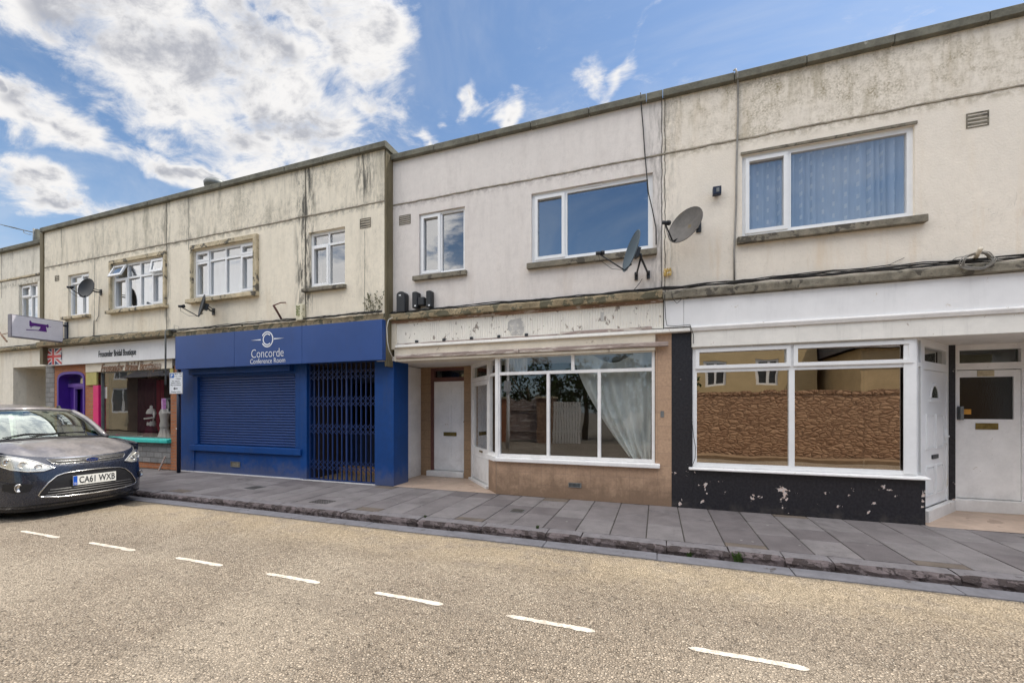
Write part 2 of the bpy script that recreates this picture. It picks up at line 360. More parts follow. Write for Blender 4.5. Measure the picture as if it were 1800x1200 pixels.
# flat net curtain and patterned curtain: pattern printed on the cloth
def cloth(name, c1, c2=None, u=.5, trans=.35, dots=False):
    m, g = newmat(name); x, y, z = g.xyz(g.pos())
    n = g.noise(g.scale(g.pos(), (1, 1, .15)), 14, 3, .5)
    c = g.mix(g.ramp(n, .35, .65), tuple(v * .9 for v in c1), c1)
    if dots:
        fx = g.m('FRACT', g.m('MULTIPLY', x, 7.5)); rowi = g.m('FLOOR', g.m('MULTIPLY', x, 7.5))
        fz = g.m('FRACT', g.m('ADD', g.m('MULTIPLY', z, 6.0), g.m('MULTIPLY', rowi, .37)))
        a = g.m('MULTIPLY', g.ramp(g.m('ABSOLUTE', g.m('SUBTRACT', fx, .5)), .08, .12, 1, 0), g.ramp(g.m('ABSOLUTE', g.m('SUBTRACT', fz, .5)), .16, .2, 1, 0))
        c = g.mix(a, c, c2)
    d = g.node('ShaderNodeBsdfDiffuse'); g.put(d.inputs[0], c)
    t = g.node('ShaderNodeBsdfTranslucent'); g.put(t.inputs[0], c)
    mx = g.node('ShaderNodeMixShader'); mx.inputs[0].default_value = trans
    g.l.new(d.outputs[0], mx.inputs[1]); g.l.new(t.outputs[0], mx.inputs[2])
    o = g.node('ShaderNodeOutputMaterial'); g.l.new(mx.outputs[0], o.inputs[0]); return m
M['net'] = cloth('white_net', (.85, .86, .87))
M['blue_curtain'] = cloth('blue_printed_cloth', (.70, .77, .88), (.97, .97, .97), dots=True)
M['shop_curtain'] = cloth('pale_aqua_cloth', (.86, .93, .93), trans=.5)
M['red_cloth'] = cloth('red_cloth', (.35, .02, .05)); M['maroon'] = cloth('maroon_cloth', (.10, .02, .04)); M['lace'] = cloth('lace_cloth', (.78, .74, .70))
# ---------------------------------------------------------------- window builder
def window(parent, r, Y, mull=(), trans=(), bar=.045, out=.055, gm='glass_up', fm='upvc', depth=.06, sash=(), vent=None, opened=(), tz=None, T=None, name='window', proud=.022, label=None, per_row=None):
    x0, x1, z0, z1 = r
    xs = [x0] + list(mull) + [x1]; zs = [z0] + list(trans) + [z1]
    holes = []; cells = {}
    rows = list(zip(zs, zs[1:]))
    for j, (a, b) in enumerate(rows):
        xr = xs if per_row is None or per_row[j] is None else [x0] + list(per_row[j]) + [x1]
        for i, (c, d) in enumerate(zip(xr, xr[1:])):
            L = c + (out if c == x0 else bar / 2); Rr = d - (out if d == x1 else bar / 2)
            B = a + (out if a == z0 else bar / 2); Tt = b - (out if b == z1 else bar / 2)
            cells[(i, j)] = (L, Rr, B, Tt); holes.append((L, Rr, B, Tt))
    fr = MB(); fr.slab(x0, x1, z0, z1, Y, Y + depth, holes, T)
    gl = MB()
    TT = T or (lambda x, y, z: (x, y, z))
    for k, (L, Rr, B, Tt) in cells.items():
        if k in opened: continue
        if k in sash:
            w = .042; fr.slab(L - .018, Rr + .018, B - .018, Tt + .018, Y - proud, Y, [(L + w - .01, Rr - w + .01, B + w - .01, Tt - w + .01)], T)
            fr.slab(L - .002, Rr + .002, B - .002, Tt + .002, Y - .002, Y + depth * .7, [(L + w - .01, Rr - w + .01, B + w - .01, Tt - w + .01)], T)
        yy = Y + depth * .55
        gl.add([TT(L - .004, yy, B - .004), TT(Rr + .004, yy, B - .004), TT(Rr + .004, yy, Tt + .004), TT(L - .004, yy, Tt + .004)], [(0, 1, 2, 3)])
    if vent: fr.slab(vent[0], vent[1], z1 - .035, z1 - .012, Y - .015, Y - .0005, (), T)
    f = fr.build(name, M[fm] if isinstance(fm, str) else fm, parent, bevel=.005)
    if label: f['label'] = label
    gl.build('glass', M[gm], f)
    for (k, ang) in [(k, a) for k, a in dict(opened).items()] if opened else []:
        L, Rr, B, Tt = cells[k]; c, s_ = math.cos(ang), math.sin(ang)
        def TO(x, y, z, zt=Tt + .02, yh=Y - .01): dz = zt - z; dy = y - yh; return (x, yh + dy * c - dz * s_, zt - dz * c - dy * s_)
        sa = MB(); h = (L + .035, Rr - .035, B + .035, Tt - .035)
        sa.slab(L - .02, Rr + .02, B - .02, Tt + .02, Y - .04, Y - .002, [h], TO)
        so = sa.build('open_casement', M[fm], f, bevel=.004)
        gg = MB(); gg.add([TO(h[0], Y - .02, h[2]), TO(h[1], Y - .02, h[2]), TO(h[1], Y - .02, h[3]), TO(h[0], Y - .02, h[3])], [(0, 1, 2, 3)])
        g2 = gg.build('glass', M[gm]); g2.parent = f; w = parent.location; g2.data.transform(Matrix.Translation(-w)); g2.name = 'casement_glass'
    return f
def sill(f, x0, x1, z0, z1, Y0, Y1, mat='sill', parent=None, name='window_sill'):
    m = MB(); m.profx([(Y1, z0 + .01), (Y0, z0), (Y0, z1 - .02), (Y1, z1)], x0, x1)
    return m.build(name, M[mat], parent or f, bevel=.008)
def airvent(parent, px0, px1, py0, py1, Y, n=4, mat='sill', name='air_vent'):
    x0, x1 = PX(px0, Y), PX(px1, Y); z1 = PZ(px0, py0, Y); z0 = PZ(px1, py1, Y); 
    m = MB(); h = (z1 - z0); m.slab(x0, x1, z0, z1, Y - .008, Y + .02, [(x0 + .012, x1 - .012, z0 + h * (i + .25) / n, z0 + h * (i + .72) / n) for i in range(n)])
    m.cur = 1; m.box(x0 + .005, x1 - .005, Y + .02 - .012, Y + .028, z0 + .004, z1 - .004)
    return m.build(name, [M[mat], M['ink']], parent)
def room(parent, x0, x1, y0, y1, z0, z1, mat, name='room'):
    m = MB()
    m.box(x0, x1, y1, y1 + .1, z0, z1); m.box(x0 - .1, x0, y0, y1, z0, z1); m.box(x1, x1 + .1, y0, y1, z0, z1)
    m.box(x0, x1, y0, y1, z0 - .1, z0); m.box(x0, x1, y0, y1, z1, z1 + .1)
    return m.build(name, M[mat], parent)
def curtain(x0, x1, z0, z1, Y, mat, folds=9, amp=.03, name='net_curtain', label='', cat='curtain', group=None, seed=0):
    rnd = random.Random(seed); ph = [rnd.uniform(0, 6) for _ in range(4)]
    def fn(u, v):
        x = x0 + (x1 - x0) * u; a = folds * 6.283 * (u + .035 * math.sin(9 * u + ph[3]) + .02 * math.sin(23 * u + ph[1]) + .012 * (1 - v) * math.sin(14 * u + ph[0]))
        return (x, Y + amp * (math.sin(a + ph[0] + .8 * math.sin(3 * u + ph[1])) + .35 * math.sin(2.3 * a + ph[2])) * (1 - .25 * v) * (.75 + .45 * math.sin(7.3 * u + ph[2])), z0 + (z1 - z0) * v)
    m = MB(); m.grid(fn, max(30, folds * 8), 4)
    return tag(m.build(name, M[mat]), label, cat, group)
def coping(parent, x0, x1, zt, y0, y1, h=.13, over=0, jog=None, name='coping'):
    m = MB(); x = x0; rnd = random.Random(int(x0 * 10)); 
    while x < x1 - .05:
        w = min(rnd.uniform(.85, 1.0), x1 - x); 
        if x1 - x - w < .2: w = x1 - x
        d = rnd.uniform(-.004, .006); m.profx([(y1, zt - h), (y0 + d, zt - h + rnd.uniform(-.004, .004)), (y0 + d, zt - .025 + d), (y0 + .05, zt + d), (y1, zt)], x + .004, x + w - .004); x += w
    return m.build(name, M['concrete'], parent, bevel=.008)
def upper_wall(parent, x0, x1, z0, z1, Y, th, holes, mat, name='upper_wall'):
    m = MB(); m.slab(x0, x1, z0, z1, Y, Y + th, holes); return m.build(name, M[mat], parent)
def stringc(parent, x0, x1, z, Y, seed=1):
    """ragged render joint: a thin lip with shadow gap under it"""
    m = MB(); rnd = random.Random(seed); n = int((x1 - x0) / .07); top = []; bot = []
    zz = 0
    for i in range(n + 1):
        zz = zz * .8 + rnd.uniform(-.004, .004); x = x0 + (x1 - x0) * i / n
        top.append((x, z + .012 + zz)); bot.append((x, z - .010 + zz + rnd.uniform(-.006, .004)))
    vs = []; 
    for (a, b) in zip(top, bot): vs += [(a[0], Y - .002, a[1] + .006), (a[0], Y - .010, a[1] - .003), (b[0], Y - .012, b[1] + .004), (b[0], Y - .001, b[1])]
    fs = [(4 * i + k, 4 * i + k + 1, 4 * i + k + 5, 4 * i + k + 4)[::-1] for i in range(n) for k in range(3)]
    m.add(vs, fs); return m.build('string_course', M['string'], parent)
def ledge(parent, x0, x1, z0, z1, Y0, Y1, seed=2, mat='ledge', name='ledge'):
    m = MB(); rnd = random.Random(seed); n = int((x1 - x0) / .12) + 2; vs = []
    for i in range(n + 1):
        x = x0 + (x1 - x0) * i / n; a, b, c = (rnd.uniform(-.008, .008) for _ in range(3))
        vs += [(x, Y1, z1 + .02), (x, Y0 + .03 + a, z1 + b), (x, Y0 + a, z1 - .03 + b), (x, Y0 + c, z0 + .01), (x, Y0 + .03, z0), (x, Y1, z0)]
    fs = [(6 * i + k, 6 * i + 6 + k, 6 * i + 7 + k, 6 * i + 1 + k)[::-1] for i in range(n) for k in range(5)] + [(5, 4, 3, 2, 1, 0), tuple(6 * n + k for k in range(6))]
    m.add(vs, fs); return m.build(name, M[mat], parent)
def shell(parent, x0, x1, z1=6.2, yb=8.0, y0=.3, left=True, right=True):
    """flat roof and outer walls behind the front"""
    m = MB(); m.box(x0, x1, y0, yb, z1 - .2, z1); m.build('flat_roof', M['concrete'], parent)
    w = MB(); w.box(x0, x1, yb, yb + .2, 0, z1 + .4)
    if left: w.box(x0 + .003, x0 + .2, y0, yb, 0, z1 + .35)
    if right: w.box(x1 - .2, x1 - .003, y0, yb, 0, z1 + .35)
    w.build('outer_wall', M['brown_paint'], parent)
# ================================================================ FAR HOUSE
xf0, xf1 = -26.0, PX(78, YL)
far = thing('rendered_house', 'cream rendered house at the far left end behind the sewing machine sign', 'house', ((xf0 + xf1) / 2, 0, 0))
w = rect(33, 66, 500, 496.5, 566, 560, 0)
zcf = PZ(30, 430, -.05)
zlf = PZ(40, 611, 0)
upper_wall(far, xf0, xf1, zlf, zcf - .1, 0, .3, [w, (w[0] - 4, w[1] - 4, w[2], w[3])], 'wall_far')
zsf = PZ(35, 488, 0)
m = MB(); m.box(xf0, xf1, -.03, -.001, zsf - .02, zsf + .02); m.build('string_course', M['sill_cream'], far)
coping(far, xf0, xf1, zcf, -.10, .35, .13)
stringc(far, xf0, xf1, zsf - .03, 0, 3)
cx = (w[0] + w[1]) / 2 + .02
window(far, w, .07, mull=[cx], trans=[w[2] + (w[3] - w[2]) * .66], sash=[(0, 1)])
window(far, (w[0] - 4, w[1] - 4, w[2], w[3]), .07, mull=[cx - 4], trans=[w[2] + (w[3] - w[2]) * .66])
sill(None, w[0] - .08, w[1] + .08, w[2] - .09, w[2] - .01, -.07, .08, 'sill_cream', far)
room(far, w[0] - .5, w[1] + .5, .3, 3, w[2] - .6, w[3] + .4, 'up_room', 'upstairs_room')
curtain(w[0], w[1], w[2], w[3], .22, 'net', 5, .02, label='white net curtain in the upstairs window above the sewing machine sign', seed=3)
xr0 = PX(21.5); xr1 = PX(80); zr = PZ(21.5, 646)
lw = MB(); lw.slab(xf0, xf1, 0, zlf, .02, .3, [(xr0, xr1 + .1, -.01, zr)]); lw.build('ground_floor_wall', M['wall_far'], far)
bk = MB(); dx0, dx1, dz1 = PX(65, 1.2), PX(79, 1.2), PZ(66, 672, 1.2)
bk.slab(xr0 - .1, xr1 + 2.5, 0, zr, 1.2, 1.4, [(dx0, dx1 + .9, -.01, dz1)]); bk.box(xr0 - .1, xr0, .3, 1.2, 0, zr); bk.box(xr0 - .1, xr1 + 2.5, .3, 1.4, zr, zr + .1)
bk.build('porch_wall', M['paint_cream'], far)
dd = MB(); dd.slab(dx0, dx1 + .9, 0, dz1, 1.18, 1.3, [(dx0 + .09, dx1 + .8, -.01, dz1 - .09)]); fr = dd.build('door_frame', M['upvc'], far)
d2 = MB(); d2.box(dx0 + .09, dx1 + .8, 1.26, 1.3, 0, dz1 - .09); d2.build('door', M['stain_strip'], far)
ledge(far, xf0, xf1, zlf - .07, zlf + .02, -.10, .02)
shell(far, xf0, xf1, 5.9)
# ================================================================ BRIDAL SHOP HOUSE
xb0, xb1 = PX(78, YL), PX(300, YL)
bri = thing('rendered_house', 'cream rendered house over the bridal shop, second from the left', 'house', ((xb0 + xb1) / 2, 0, 0))
ZCL = PZ(400, 315, YL - .08)                  # coping top of the left block
zledge = PZ(300, 583, YL)
Y = YL
w1 = rect(119.5, 156, 483.2, 478, 556.8, 551, Y)
w2 = rect(198, 290, 464.7, 451.5, 544.5, 534.5, Y)
upper_wall(bri, xb0, xb1, zledge, ZCL - .1, Y, .35, [w1, w2], 'wall_bridal')
coping(bri, xb0 - .06, xb1, ZCL, Y - .08, .35, .13)
stringc(bri, xb0, xb1, ZS, Y, 5)
m = MB(); m.box(xb0 - .16, xb0 - .002, Y - .03, .3, PZ(78, 640, Y), ZCL - .131); m.build('end_pilaster', M['brown_paint'], bri, bevel=.006)
a, b, c, d = w1
window(bri, w1, Y + .06, mull=[PX(140, Y)], trans=[c + (d - c) * .80], sash=[(1, 1)], label='narrow white window behind the satellite dish')
sill(None, a - .13, b + .10, c - .10, c - .005, Y - .10, Y + .07, 'sill_cream', bri)
a, b, c, d = w2
window(bri, w2, Y + .04, mull=[PX(221.5, Y), PX(243.8, Y), PX(265.5, Y)], trans=[c + (d - c) * .68], sash=[(0, 0), (3, 0)], opened={(0, 1): R(24), (3, 1): R(9)}, label='four-light white window with its end top lights open')
sr = MB(); sr.slab(a - .07, b + .07, c - .01, d + .10, Y - .05, Y - .001, [(a, b, c - .02, d + .02)]); sr.build('window_surround', M['sill_cream'], bri, bevel=.01)
sill(None, a - .10, b + .13, c - .11, c - .012, Y - .12, Y + .05, 'sill_cream', bri)
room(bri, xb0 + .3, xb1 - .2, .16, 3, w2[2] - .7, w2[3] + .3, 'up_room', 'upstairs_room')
curtain(w1[0] - .05, w1[1] + .05, w1[2] - .05, w1[3], Y + .22, 'net', 4, .02, label='white net curtain in the narrow window above the bridal shop', seed=4)
curtain(PX(221, Y), w2[1] + .05, w2[2] - .05, w2[3], Y + .22, 'net', 8, .02, label='white net curtain in the four-light window with open top lights', seed=5)
airvent(bri, 97, 104, 485, 493, Y, 3)
# shop front
xs0, xs1 = PX(80), PX(308)
zf1 = (PZ(80, 612.5, -.08) + PZ(308, 594, -.08)) / 2; zf0 = (PZ(80, 642.8, -.08) + PZ(308, 631, -.08)) / 2
ledge(bri, xb0 - .1, PX(306, Y), zf1 + .01, zledge + .03, Y - .13, .1, 4)
fb = MB(); fb.box(PX(80, -.12), PX(307.7, -.12), -.12, -.02, zf0, zf1); fas = fb.build('fascia_sign', M['white_board'], bri, bevel=.006)
text_mb('Frosonder Bridal Boutique', PX(173.8, -.12), PX(239.4, -.12), PZ(206, 629.0, -.12), PZ(206, 614.6, -.12), -.128, bold=.012).build('lettering', M['ink'], fas)
# union flag printed at the fascia's left end
fx0, fx1, fz0, fz1 = PX(81, -.12), PX(109, -.12), zf0 + .03, zf1 - .03
def flag():
    W, Hh = fx1 - fx0, fz1 - fz0; cxx, czz = (fx0 + fx1) / 2, (fz0 + fz1) / 2; m = MB()
    def q(pts, y, mi): m.cur = mi; m.add([(a_, y, b_) for a_, b_ in pts], [tuple(range(len(pts)))])
    q([(fx0, fz0), (fx1, fz0), (fx1, fz1), (fx0, fz1)], -.123, 0)
    def diag(s_, wd, y, mi, off=0):
        L_ = math.hypot(W, Hh); ux, uz = W / L_, s_ * Hh / L_; nx, nz = -uz, ux
        a_ = (cxx - W / 2, czz - s_ * Hh / 2); b_ = (cxx + W / 2, czz + s_ * Hh / 2)
        ex = wd / abs(nz) if 0 else wd
        p = [(a_[0], a_[1] - s_ * 0), (a_[0] + 1.3 * wd, a_[1]), (b_[0], b_[1] - s_ * 1.3 * wd), b_, (b_[0] - 1.3 * wd, b_[1]), (a_[0], a_[1] + s_ * 1.3 * wd)]
        q(p if s_ > 0 else p[::-1], y, mi)
    for s_ in (1, -1): diag(s_, .085, -.126 - .001 * s_, 1)
    for s_ in (1, -1): diag(s_, .032, -.130 - .001 * s_, 2)
    for (wv, y, mi) in ((.085, -.134, 1), (.048, -.138, 2)):
        q([(cxx - wv, fz0), (cxx + wv, fz0), (cxx + wv, fz1), (cxx - wv, fz1)], y, mi)
        q([(fx0, czz - wv * .8), (fx1, czz - wv * .8), (fx1, czz + wv * .8), (fx0, czz + wv * .8)], y - .0015, mi)
    o = m.build('flag_panel', [plain('flag_blue', (.02, .03, .16), .4), plain('flag_white', (.80, .80, .82), .4), plain('flag_red', (.62, .06, .06), .4)], fas)
flag()
zc0 = PZ(230, 651, 0)
# stone pillar, brick arch, brick pier, painted stripe
g = MB(); g.box(PX(80), PX(95), 0, .35, 0, zf0 + .02); g.build('stone_pillar', M['stone_block'], bri, bevel=.01)
ax0, ax1 = PX(101), PX(149); zt = PZ(125, 652.6); zsp = PZ(104, 672)
N_ = 18; arc = []
for i in range(N_ + 1):
    t_ = math.pi * i / N_; cxm = (ax0 + ax1) / 2
    ex = .62; arc.append((cxm + (ax1 - ax0) / 2 * math.copysign(abs(math.cos(t_)) ** ex, math.cos(t_)), zsp + (zt - zsp) * abs(math.sin(t_)) ** ex))
g = MB(); bl, br_ = PX(95), PX(165)
poly_l = [(bl, 0), (ax0, 0)] ; 
# wall split in two pieces round the arch
half = N_ // 2
right = [(ax1, 0), (br_, 0), (br_, zf0), ((ax0 + ax1) / 2, zf0)] + [arc[i] for i in range(half, -1, -1)]
left = [(bl, 0), (ax0, 0)] + [arc[i] for i in range(N_, half - 1, -1)] + [((ax0 + ax1) / 2, zf0), (bl, zf0)]
g.prism(right, .01, .32); g.prism(left, .01, .32); g.build('brick_arch', M['brick'], bri)
# purple door surround
def archbar(w_, y0, y1):
    mm = MB(); prev = None
    pts = [(ax0, 0)] + arc[::-1] + [(ax1, 0)]; inn = []
    cxm = (ax0 + ax1) / 2
    for (x_, z_) in pts: inn.append((cxm + (x_ - cxm) * (1 - 2 * w_ / (ax1 - ax0)), z_ if z_ <= zsp else zsp + (z_ - zsp) * (1 - w_ / (zt - zsp))))
    for i in range(len(pts) - 1):
        mm.prism([pts[i], pts[i + 1], inn[i + 1], inn[i]], y0, y1)
    return mm
mm = archbar(.07, -.01, .50); zb_ = PZ(125, 676); mm.box(ax0 + .05, ax0 + .28, .24, .30, 0, zb_ - .051)
ar = mm.build('door_surround', M['purple'], bri)
g = MB(); g.box(ax0 + .07, ax1 - .07, .19, .26, zb_ - .05, zb_ + .05); g.slab(ax0 + .28, ax1 - .071, 0, zb_ - .051, .22, .27, [(ax0 + .34, ax1 - .40, -.01, zb_ - .10), (ax1 - .32, ax1 - .08, .1, zb_ - .10)]); g.build('door_frame', M['purple_l'], ar)
g = MB(); g.box(ax0 + .28, ax1 - .05, .36, .40, 0, zb_); dr = g.build('door', M['purple'], bri)
g = MB(); g.box(ax0 + .62, ax1 - .46, .345, .359, .1, zb_ - .1); g.build('door_glass', M['ink'], dr)
g = MB(); g.prism([p for p in [(ax0 + .08, zb_ + .05), (ax1 - .08, zb_ + .05)]] + [((ax0 + ax1) / 2 + (x_ - (ax0 + ax1) / 2) * .93, zsp + (z_ - zsp) * .93) for x_, z_ in arc if z_ > zsp + .12], .225, .235); g.build('fanlight', M['glass_up'], ar)
g = MB(); g.box(PX(165), PX(174.5), -.02, .1, .45, PZ(170, 677)); g.build('pink_post', M['pink'], bri, bevel=.01)
g = MB(); g.box(PX(153.5), PX(172), -.03, .009, PZ(165, 676.5, 0), zf0 - .12); g.build('yellow_panel', M['yellow_p'], bri)
g = MB(); g.box(PX(154), PX(306), -.045, .08, zc0, zf0 - .004); cr = g.build('name_board', M['paint_cream'], bri, bevel=.005)
text_mb('Frosonder Bridal Boutique', PX(178, -.05), PX(283, -.05), PZ(230, 656, -.05), zf0 - .02, -.062, shear=.35, bold=.022, depth=.012).build('script_lettering', M['rust'], cr)
wl, wr = PX(175), PX(300); zw0 = PZ(240, 769); zw1 = zc0
g = MB(); g.box(PX(300), PX(311.5), .0, .3, 0, zf0 - .16); g.build('brick_pier', M['brick'], bri)
g = MB(); g.box(PX(301), PX(306), -.03, -.001, zf0 - .34, zf0 - .16); g.build('yellow_block', M['yellow_p'], bri)
f = window(bri, (wl, wr, zw0, zw1), .03, bar=.03, out=.03, gm='glass_bridal', name='shop_window', fm='galv')
g = MB(); g.profx([(-.10, zw0 - .10), (-.10, zw0 - .02), (.06, zw0 + .01), (.06, zw0 - .1)], PX(166), wr + .02); g.build('painted_sill', M['teal'], f, bevel=.01)
zw00 = zw0 - .1
g = MB(); g.box(PX(165.2), PX(212), .02, .3, 0, zw00); g.box(PX(228), PX(300) - .002, .02, .3, .16, zw00); g.build('stone_riser', M['stone_block'], bri)
g = MB(); g.box(PX(212), PX(228), .015, .3, 0, zw00); g.box(PX(228) + .002, PX(300) - .002, .045, .3, 0, .158); g.build('brick_riser', M['brick'], bri)
room(bri, PX(165) + .1, PX(300) + .1, .34, 2.6, .0, zf0, 'beige_room', 'shop_room')
g = MB(); g.box(wl, wr, .1, .9, zw00 - .02, zw0 - .03); g.build('display_shelf', M['lace'], bri)
shell(bri, xb0 + .01, xb1 - .01, 6.1, right=False)
# shop display
def dress_form(px, Y, z, label, mt, mt2, s=1.0, arm=False):
    x = PX(px, Y); t = thing('dress_form', label, 'mannequin', (x, Y, z))
    b = MB(); b.local = True
    b.lathe([(.02, 0), (.16 * s, .01), (.16 * s, .03), (.02, .05), (.015, .35)], n=14); b.build('stand', M['galv'], t)
    b = MB(); b.local = True
    b.lathe([(.01, .62), (.11, .66), (.13, .75), (.105, .88), (.13, 1.02), (.145, 1.08), (.10, 1.17), (.045, 1.2), (.04, 1.26), (.0, 1.28)], n=16, sy=.7)
    if arm: b.tube([(.12, 0, 1.1), (.2, -.05, .95), (.05, -.2, .92)], [.035, .028, .02], 8)
    b.build('torso', M[mt], t)
    b = MB(); b.local = True
    prof = [(.30, .3), (.24, .45), (.18, .58), (.135, .72), (.11, .86), (.14, 1.0), (.147, 1.05)]
    def fn(u, v):
        i = v * (len(prof) - 1); k = min(int(i), len(prof) - 2); fq = i - k
        r_ = (prof[k][0] * (1 - fq) + prof[k + 1][0] * fq) * s; z_ = prof[k][1] * (1 - fq) + prof[k + 1][1] * fq
        r_ *= 1 + .12 * (1 - v) ** 2 * math.sin(u * 6.283 * 9); a_ = u * 6.283
        return (r_ * math.cos(a_), r_ * .75 * math.sin(a_), z_)
    b.grid(fn, 72, 10); b.build('gown', M[mt2], t); return t
dress_form(266, .55, zw0 - .45, 'dark dressed mannequin with a pale lace top in the middle of the bridal shop window', 'lace', 'maroon', .9, True)
dress_form(289, .42, zw0 - .45, 'pale lace mannequin at the right edge of the bridal shop window', 'lace', 'lace', .7)
dress_form(237, 1.2, zw0 - .5, 'dark full-skirted mannequin behind the bridal shop window, left of the hooded one', 'maroon', 'dark_room', 1.25)
curtain(PX(243, .9), PX(276, .9), zw0 - .1, zw1 - .12, .9, 'maroon', 5, .04, 'curtain', 'dark maroon backdrop curtain behind the mannequins in the bridal shop window', seed=9)
curtain(PX(276.5, .88), PX(288, .88), zw0 - .1, zw1 - .18, .88, 'red_cloth', 4, .04, 'curtain', 'narrow red curtain behind the pale mannequin in the bridal shop window', seed=10)
g = MB()
for i in range(3): g.box(PX(180, .9), PX(212, .9), .75, 1.0, zw0 + .06 + i * .17, zw0 + .08 + i * .17)
for q in (180.5, 211): g.box(PX(q, .9), PX(q, .9) + .02, .76, .99, zw0 - .03, zw0 + .42)
tag(g.build('shoe_rack', M['rust']), 'low shelf rack at the left of the bridal shop window', 'shelf')
shoe = None
for i in range(5):
    if shoe is None:
        g = MB(); g.lathe([(.0, 0), (.045, .0), (.055, .03), (.03, .055), (.022, .05), (0, .045)], (0, 0, 0), 12, sy=.5); g.tube([(.04, 0, .02), (.075, 0, .05), (.10, 0, .06)], [.022, .018, .010], 6)
        g.box(.088, .098, -.006, .006, 0, .06); shoe = g.build('satin_shoe', M['pink']); sh_ = shoe
    else: sh_ = shoe.copy(); COL.objects.link(sh_)
    sh_.location = (PX(184 + i * 5.2, .45), .45, zw0 - .02); sh_.rotation_euler.z = .4 * i
    tag(sh_, 'small pink satin shoe in the row on the bridal shop window ledge', 'shoe', 'pink shoes on the window ledge')
g = MB(); g.box(PX(177, .1), PX(188, .1), .10, .105, PZ(180, 700, .1), PZ(180, 680, .1)); tag(g.build('paper_notice', M['white_board']), 'white paper notices stuck inside the bridal shop window', 'notice')
g = MB(); g.box(PX(284, .09), PX(292, .09), .085, .09, PZ(288, 719, .1), PZ(288, 700, .1)); tag(g.build('window_poster', plain('mauve_poster', (.45, .15, .45), .5, .5, 25)), 'small purple poster inside the right side of the bridal shop window', 'poster')
# ================================================================ CONFERENCE ROOM HOUSE
xc0, xc1 = PX(300, YL), PX(675.6, YL)
con = thing('rendered_house', 'stained cream rendered house above the blue Concorde Conference Room shopfront', 'house', ((xc0 + xc1) / 2, 0, 0))
Y = YL
w3 = rect(341, 448, 441, 423, 525, 511.4, Y); w4 = rect(542.8, 606.3, 409.5, 397.5, 505.4, 499.4, Y)
zlc = PZ(500, 568, Y)
upper_wall(con, xc0, xc1, zlc, ZCL - .1, Y, .35, [w3, w4], 'wall_conf')
coping(con, xc0, xc1 + .07, ZCL, Y - .08, .35, .13)
stringc(con, xc0, xc1, ZS, Y, 8)
m = MB(); m.box(xc1 + .001, PX(690, 0), Y + .004, .30, 2.30, ZCL - .131); m.box(xc1 + .015, PX(690, 0) + .012, Y + .05, .3, 2.3, ZCL - .2)
m.build('end_pilaster', M['brown_paint'], con, bevel=.006)
m = MB(); m.box(xc1 - .1, xc1 + .08, Y - .07, .35, ZCL - .128, ZCL - .004); 
a, b, c, d = w3; tz = c + (d - c) * .76
f = window(con, w3, Y + .04, mull=[PX(366, Y), PX(394, Y), PX(421.5, Y)], trans=[tz], sash=[(0, 0), (3, 0), (0, 1), (3, 1)], label='four-light white casement window with a grimy surround')
sr = MB(); sr.slab(a - .05, b + .12, c - .02, d + .11, Y - .06, Y - .001, [(a - .002, b + .01, c - .03, d + .02)]); sr.build('window_surround', M['sill_cream'], con, bevel=.01)
sill(None, a - .11, b + .13, c - .13, c - .02, Y - .13, Y + .05, 'sill_cream', con)
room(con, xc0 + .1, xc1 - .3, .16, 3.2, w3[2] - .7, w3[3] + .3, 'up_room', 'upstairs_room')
curtain(a - .05, b + .05, c - .05, d, Y + .24, 'net', 9, .03, label='white net curtain in the four-light window above the roller shutter', seed=6)
a, b, c, d = w4
window(con, w4, Y + .07, mull=[PX(574.2, Y)], trans=[c + (d - c) * .76], sash=[(0, 0)], label='two-light white casement window beside the pilaster')
sill(None, a - .10, b + .04, c - .10, c - .01, Y - .10, Y + .07, 'sill', con)
airvent(con, 633, 652, 385.5, 399, Y, 4)
# fascia
YF = -.30
fx0_, fx1_ = PX(308, YF), PX(672, YF); fz1_ = (PZ(308, 591, YF) + PZ(672, 561.5, YF)) / 2; fz0_ = (PZ(308, 649, YF) + PZ(672, 632, YF)) / 2
ledge(con, PX(306, Y), PX(690, 0) - .02, fz1_ + .002, zlc + .02, YF + .06, .1, 6, 'ledge')
m = MB(); j1, j2 = PX(411.7, YF), PX(530.7, YF)
for (p, q) in ((fx0_, j1), (j1, j2), (j2, fx1_)): m.box(p + .003, q - .003, YF, YF + .03, fz0_, fz1_)
m.box(fx0_, fx1_, YF + .031, YF + .14, fz0_ + .004, fz1_ - .004)
fas = m.build('fascia_sign', M['blue2'], con, bevel=.003)
text_mb('Concorde', PX(442, YF), PX(498.7, YF), PZ(470, 627.5, YF), PZ(470, 612.6, YF), YF - .004, bold=-.012).build('lettering', M['sign_white'], fas)
text_mb('Conference Room', PX(440, YF), PX(501.5, YF), PZ(470, 638.2, YF), PZ(470, 629.4, YF), YF - .004, bold=-.004).build('lettering', M['sign_white'], fas)
ecx, ecz = PX(470, YF), PZ(470, 596.2, YF); er = abs(PZ(470, 582.2, YF) - ecz)
def arc_mb(m, r0, r1, a0, a1, n=28):
    for i in range(n):
        p, q = a0 + (a1 - a0) * i / n, a0 + (a1 - a0) * (i + 1) / n
        m.prism([(ecx + r1 * math.cos(p), ecz + r1 * math.sin(p)), (ecx + r1 * math.cos(q), ecz + r1 * math.sin(q)), (ecx + r0 * math.cos(q), ecz + r0 * math.sin(q)), (ecx + r0 * math.cos(p), ecz + r0 * math.sin(p))][::-1], YF - .005, YF - .001)
m = MB(); arc_mb(m, er * .86, er, R(-150), R(150)); arc_mb(m, er * .60, er * .74, R(48), R(312))
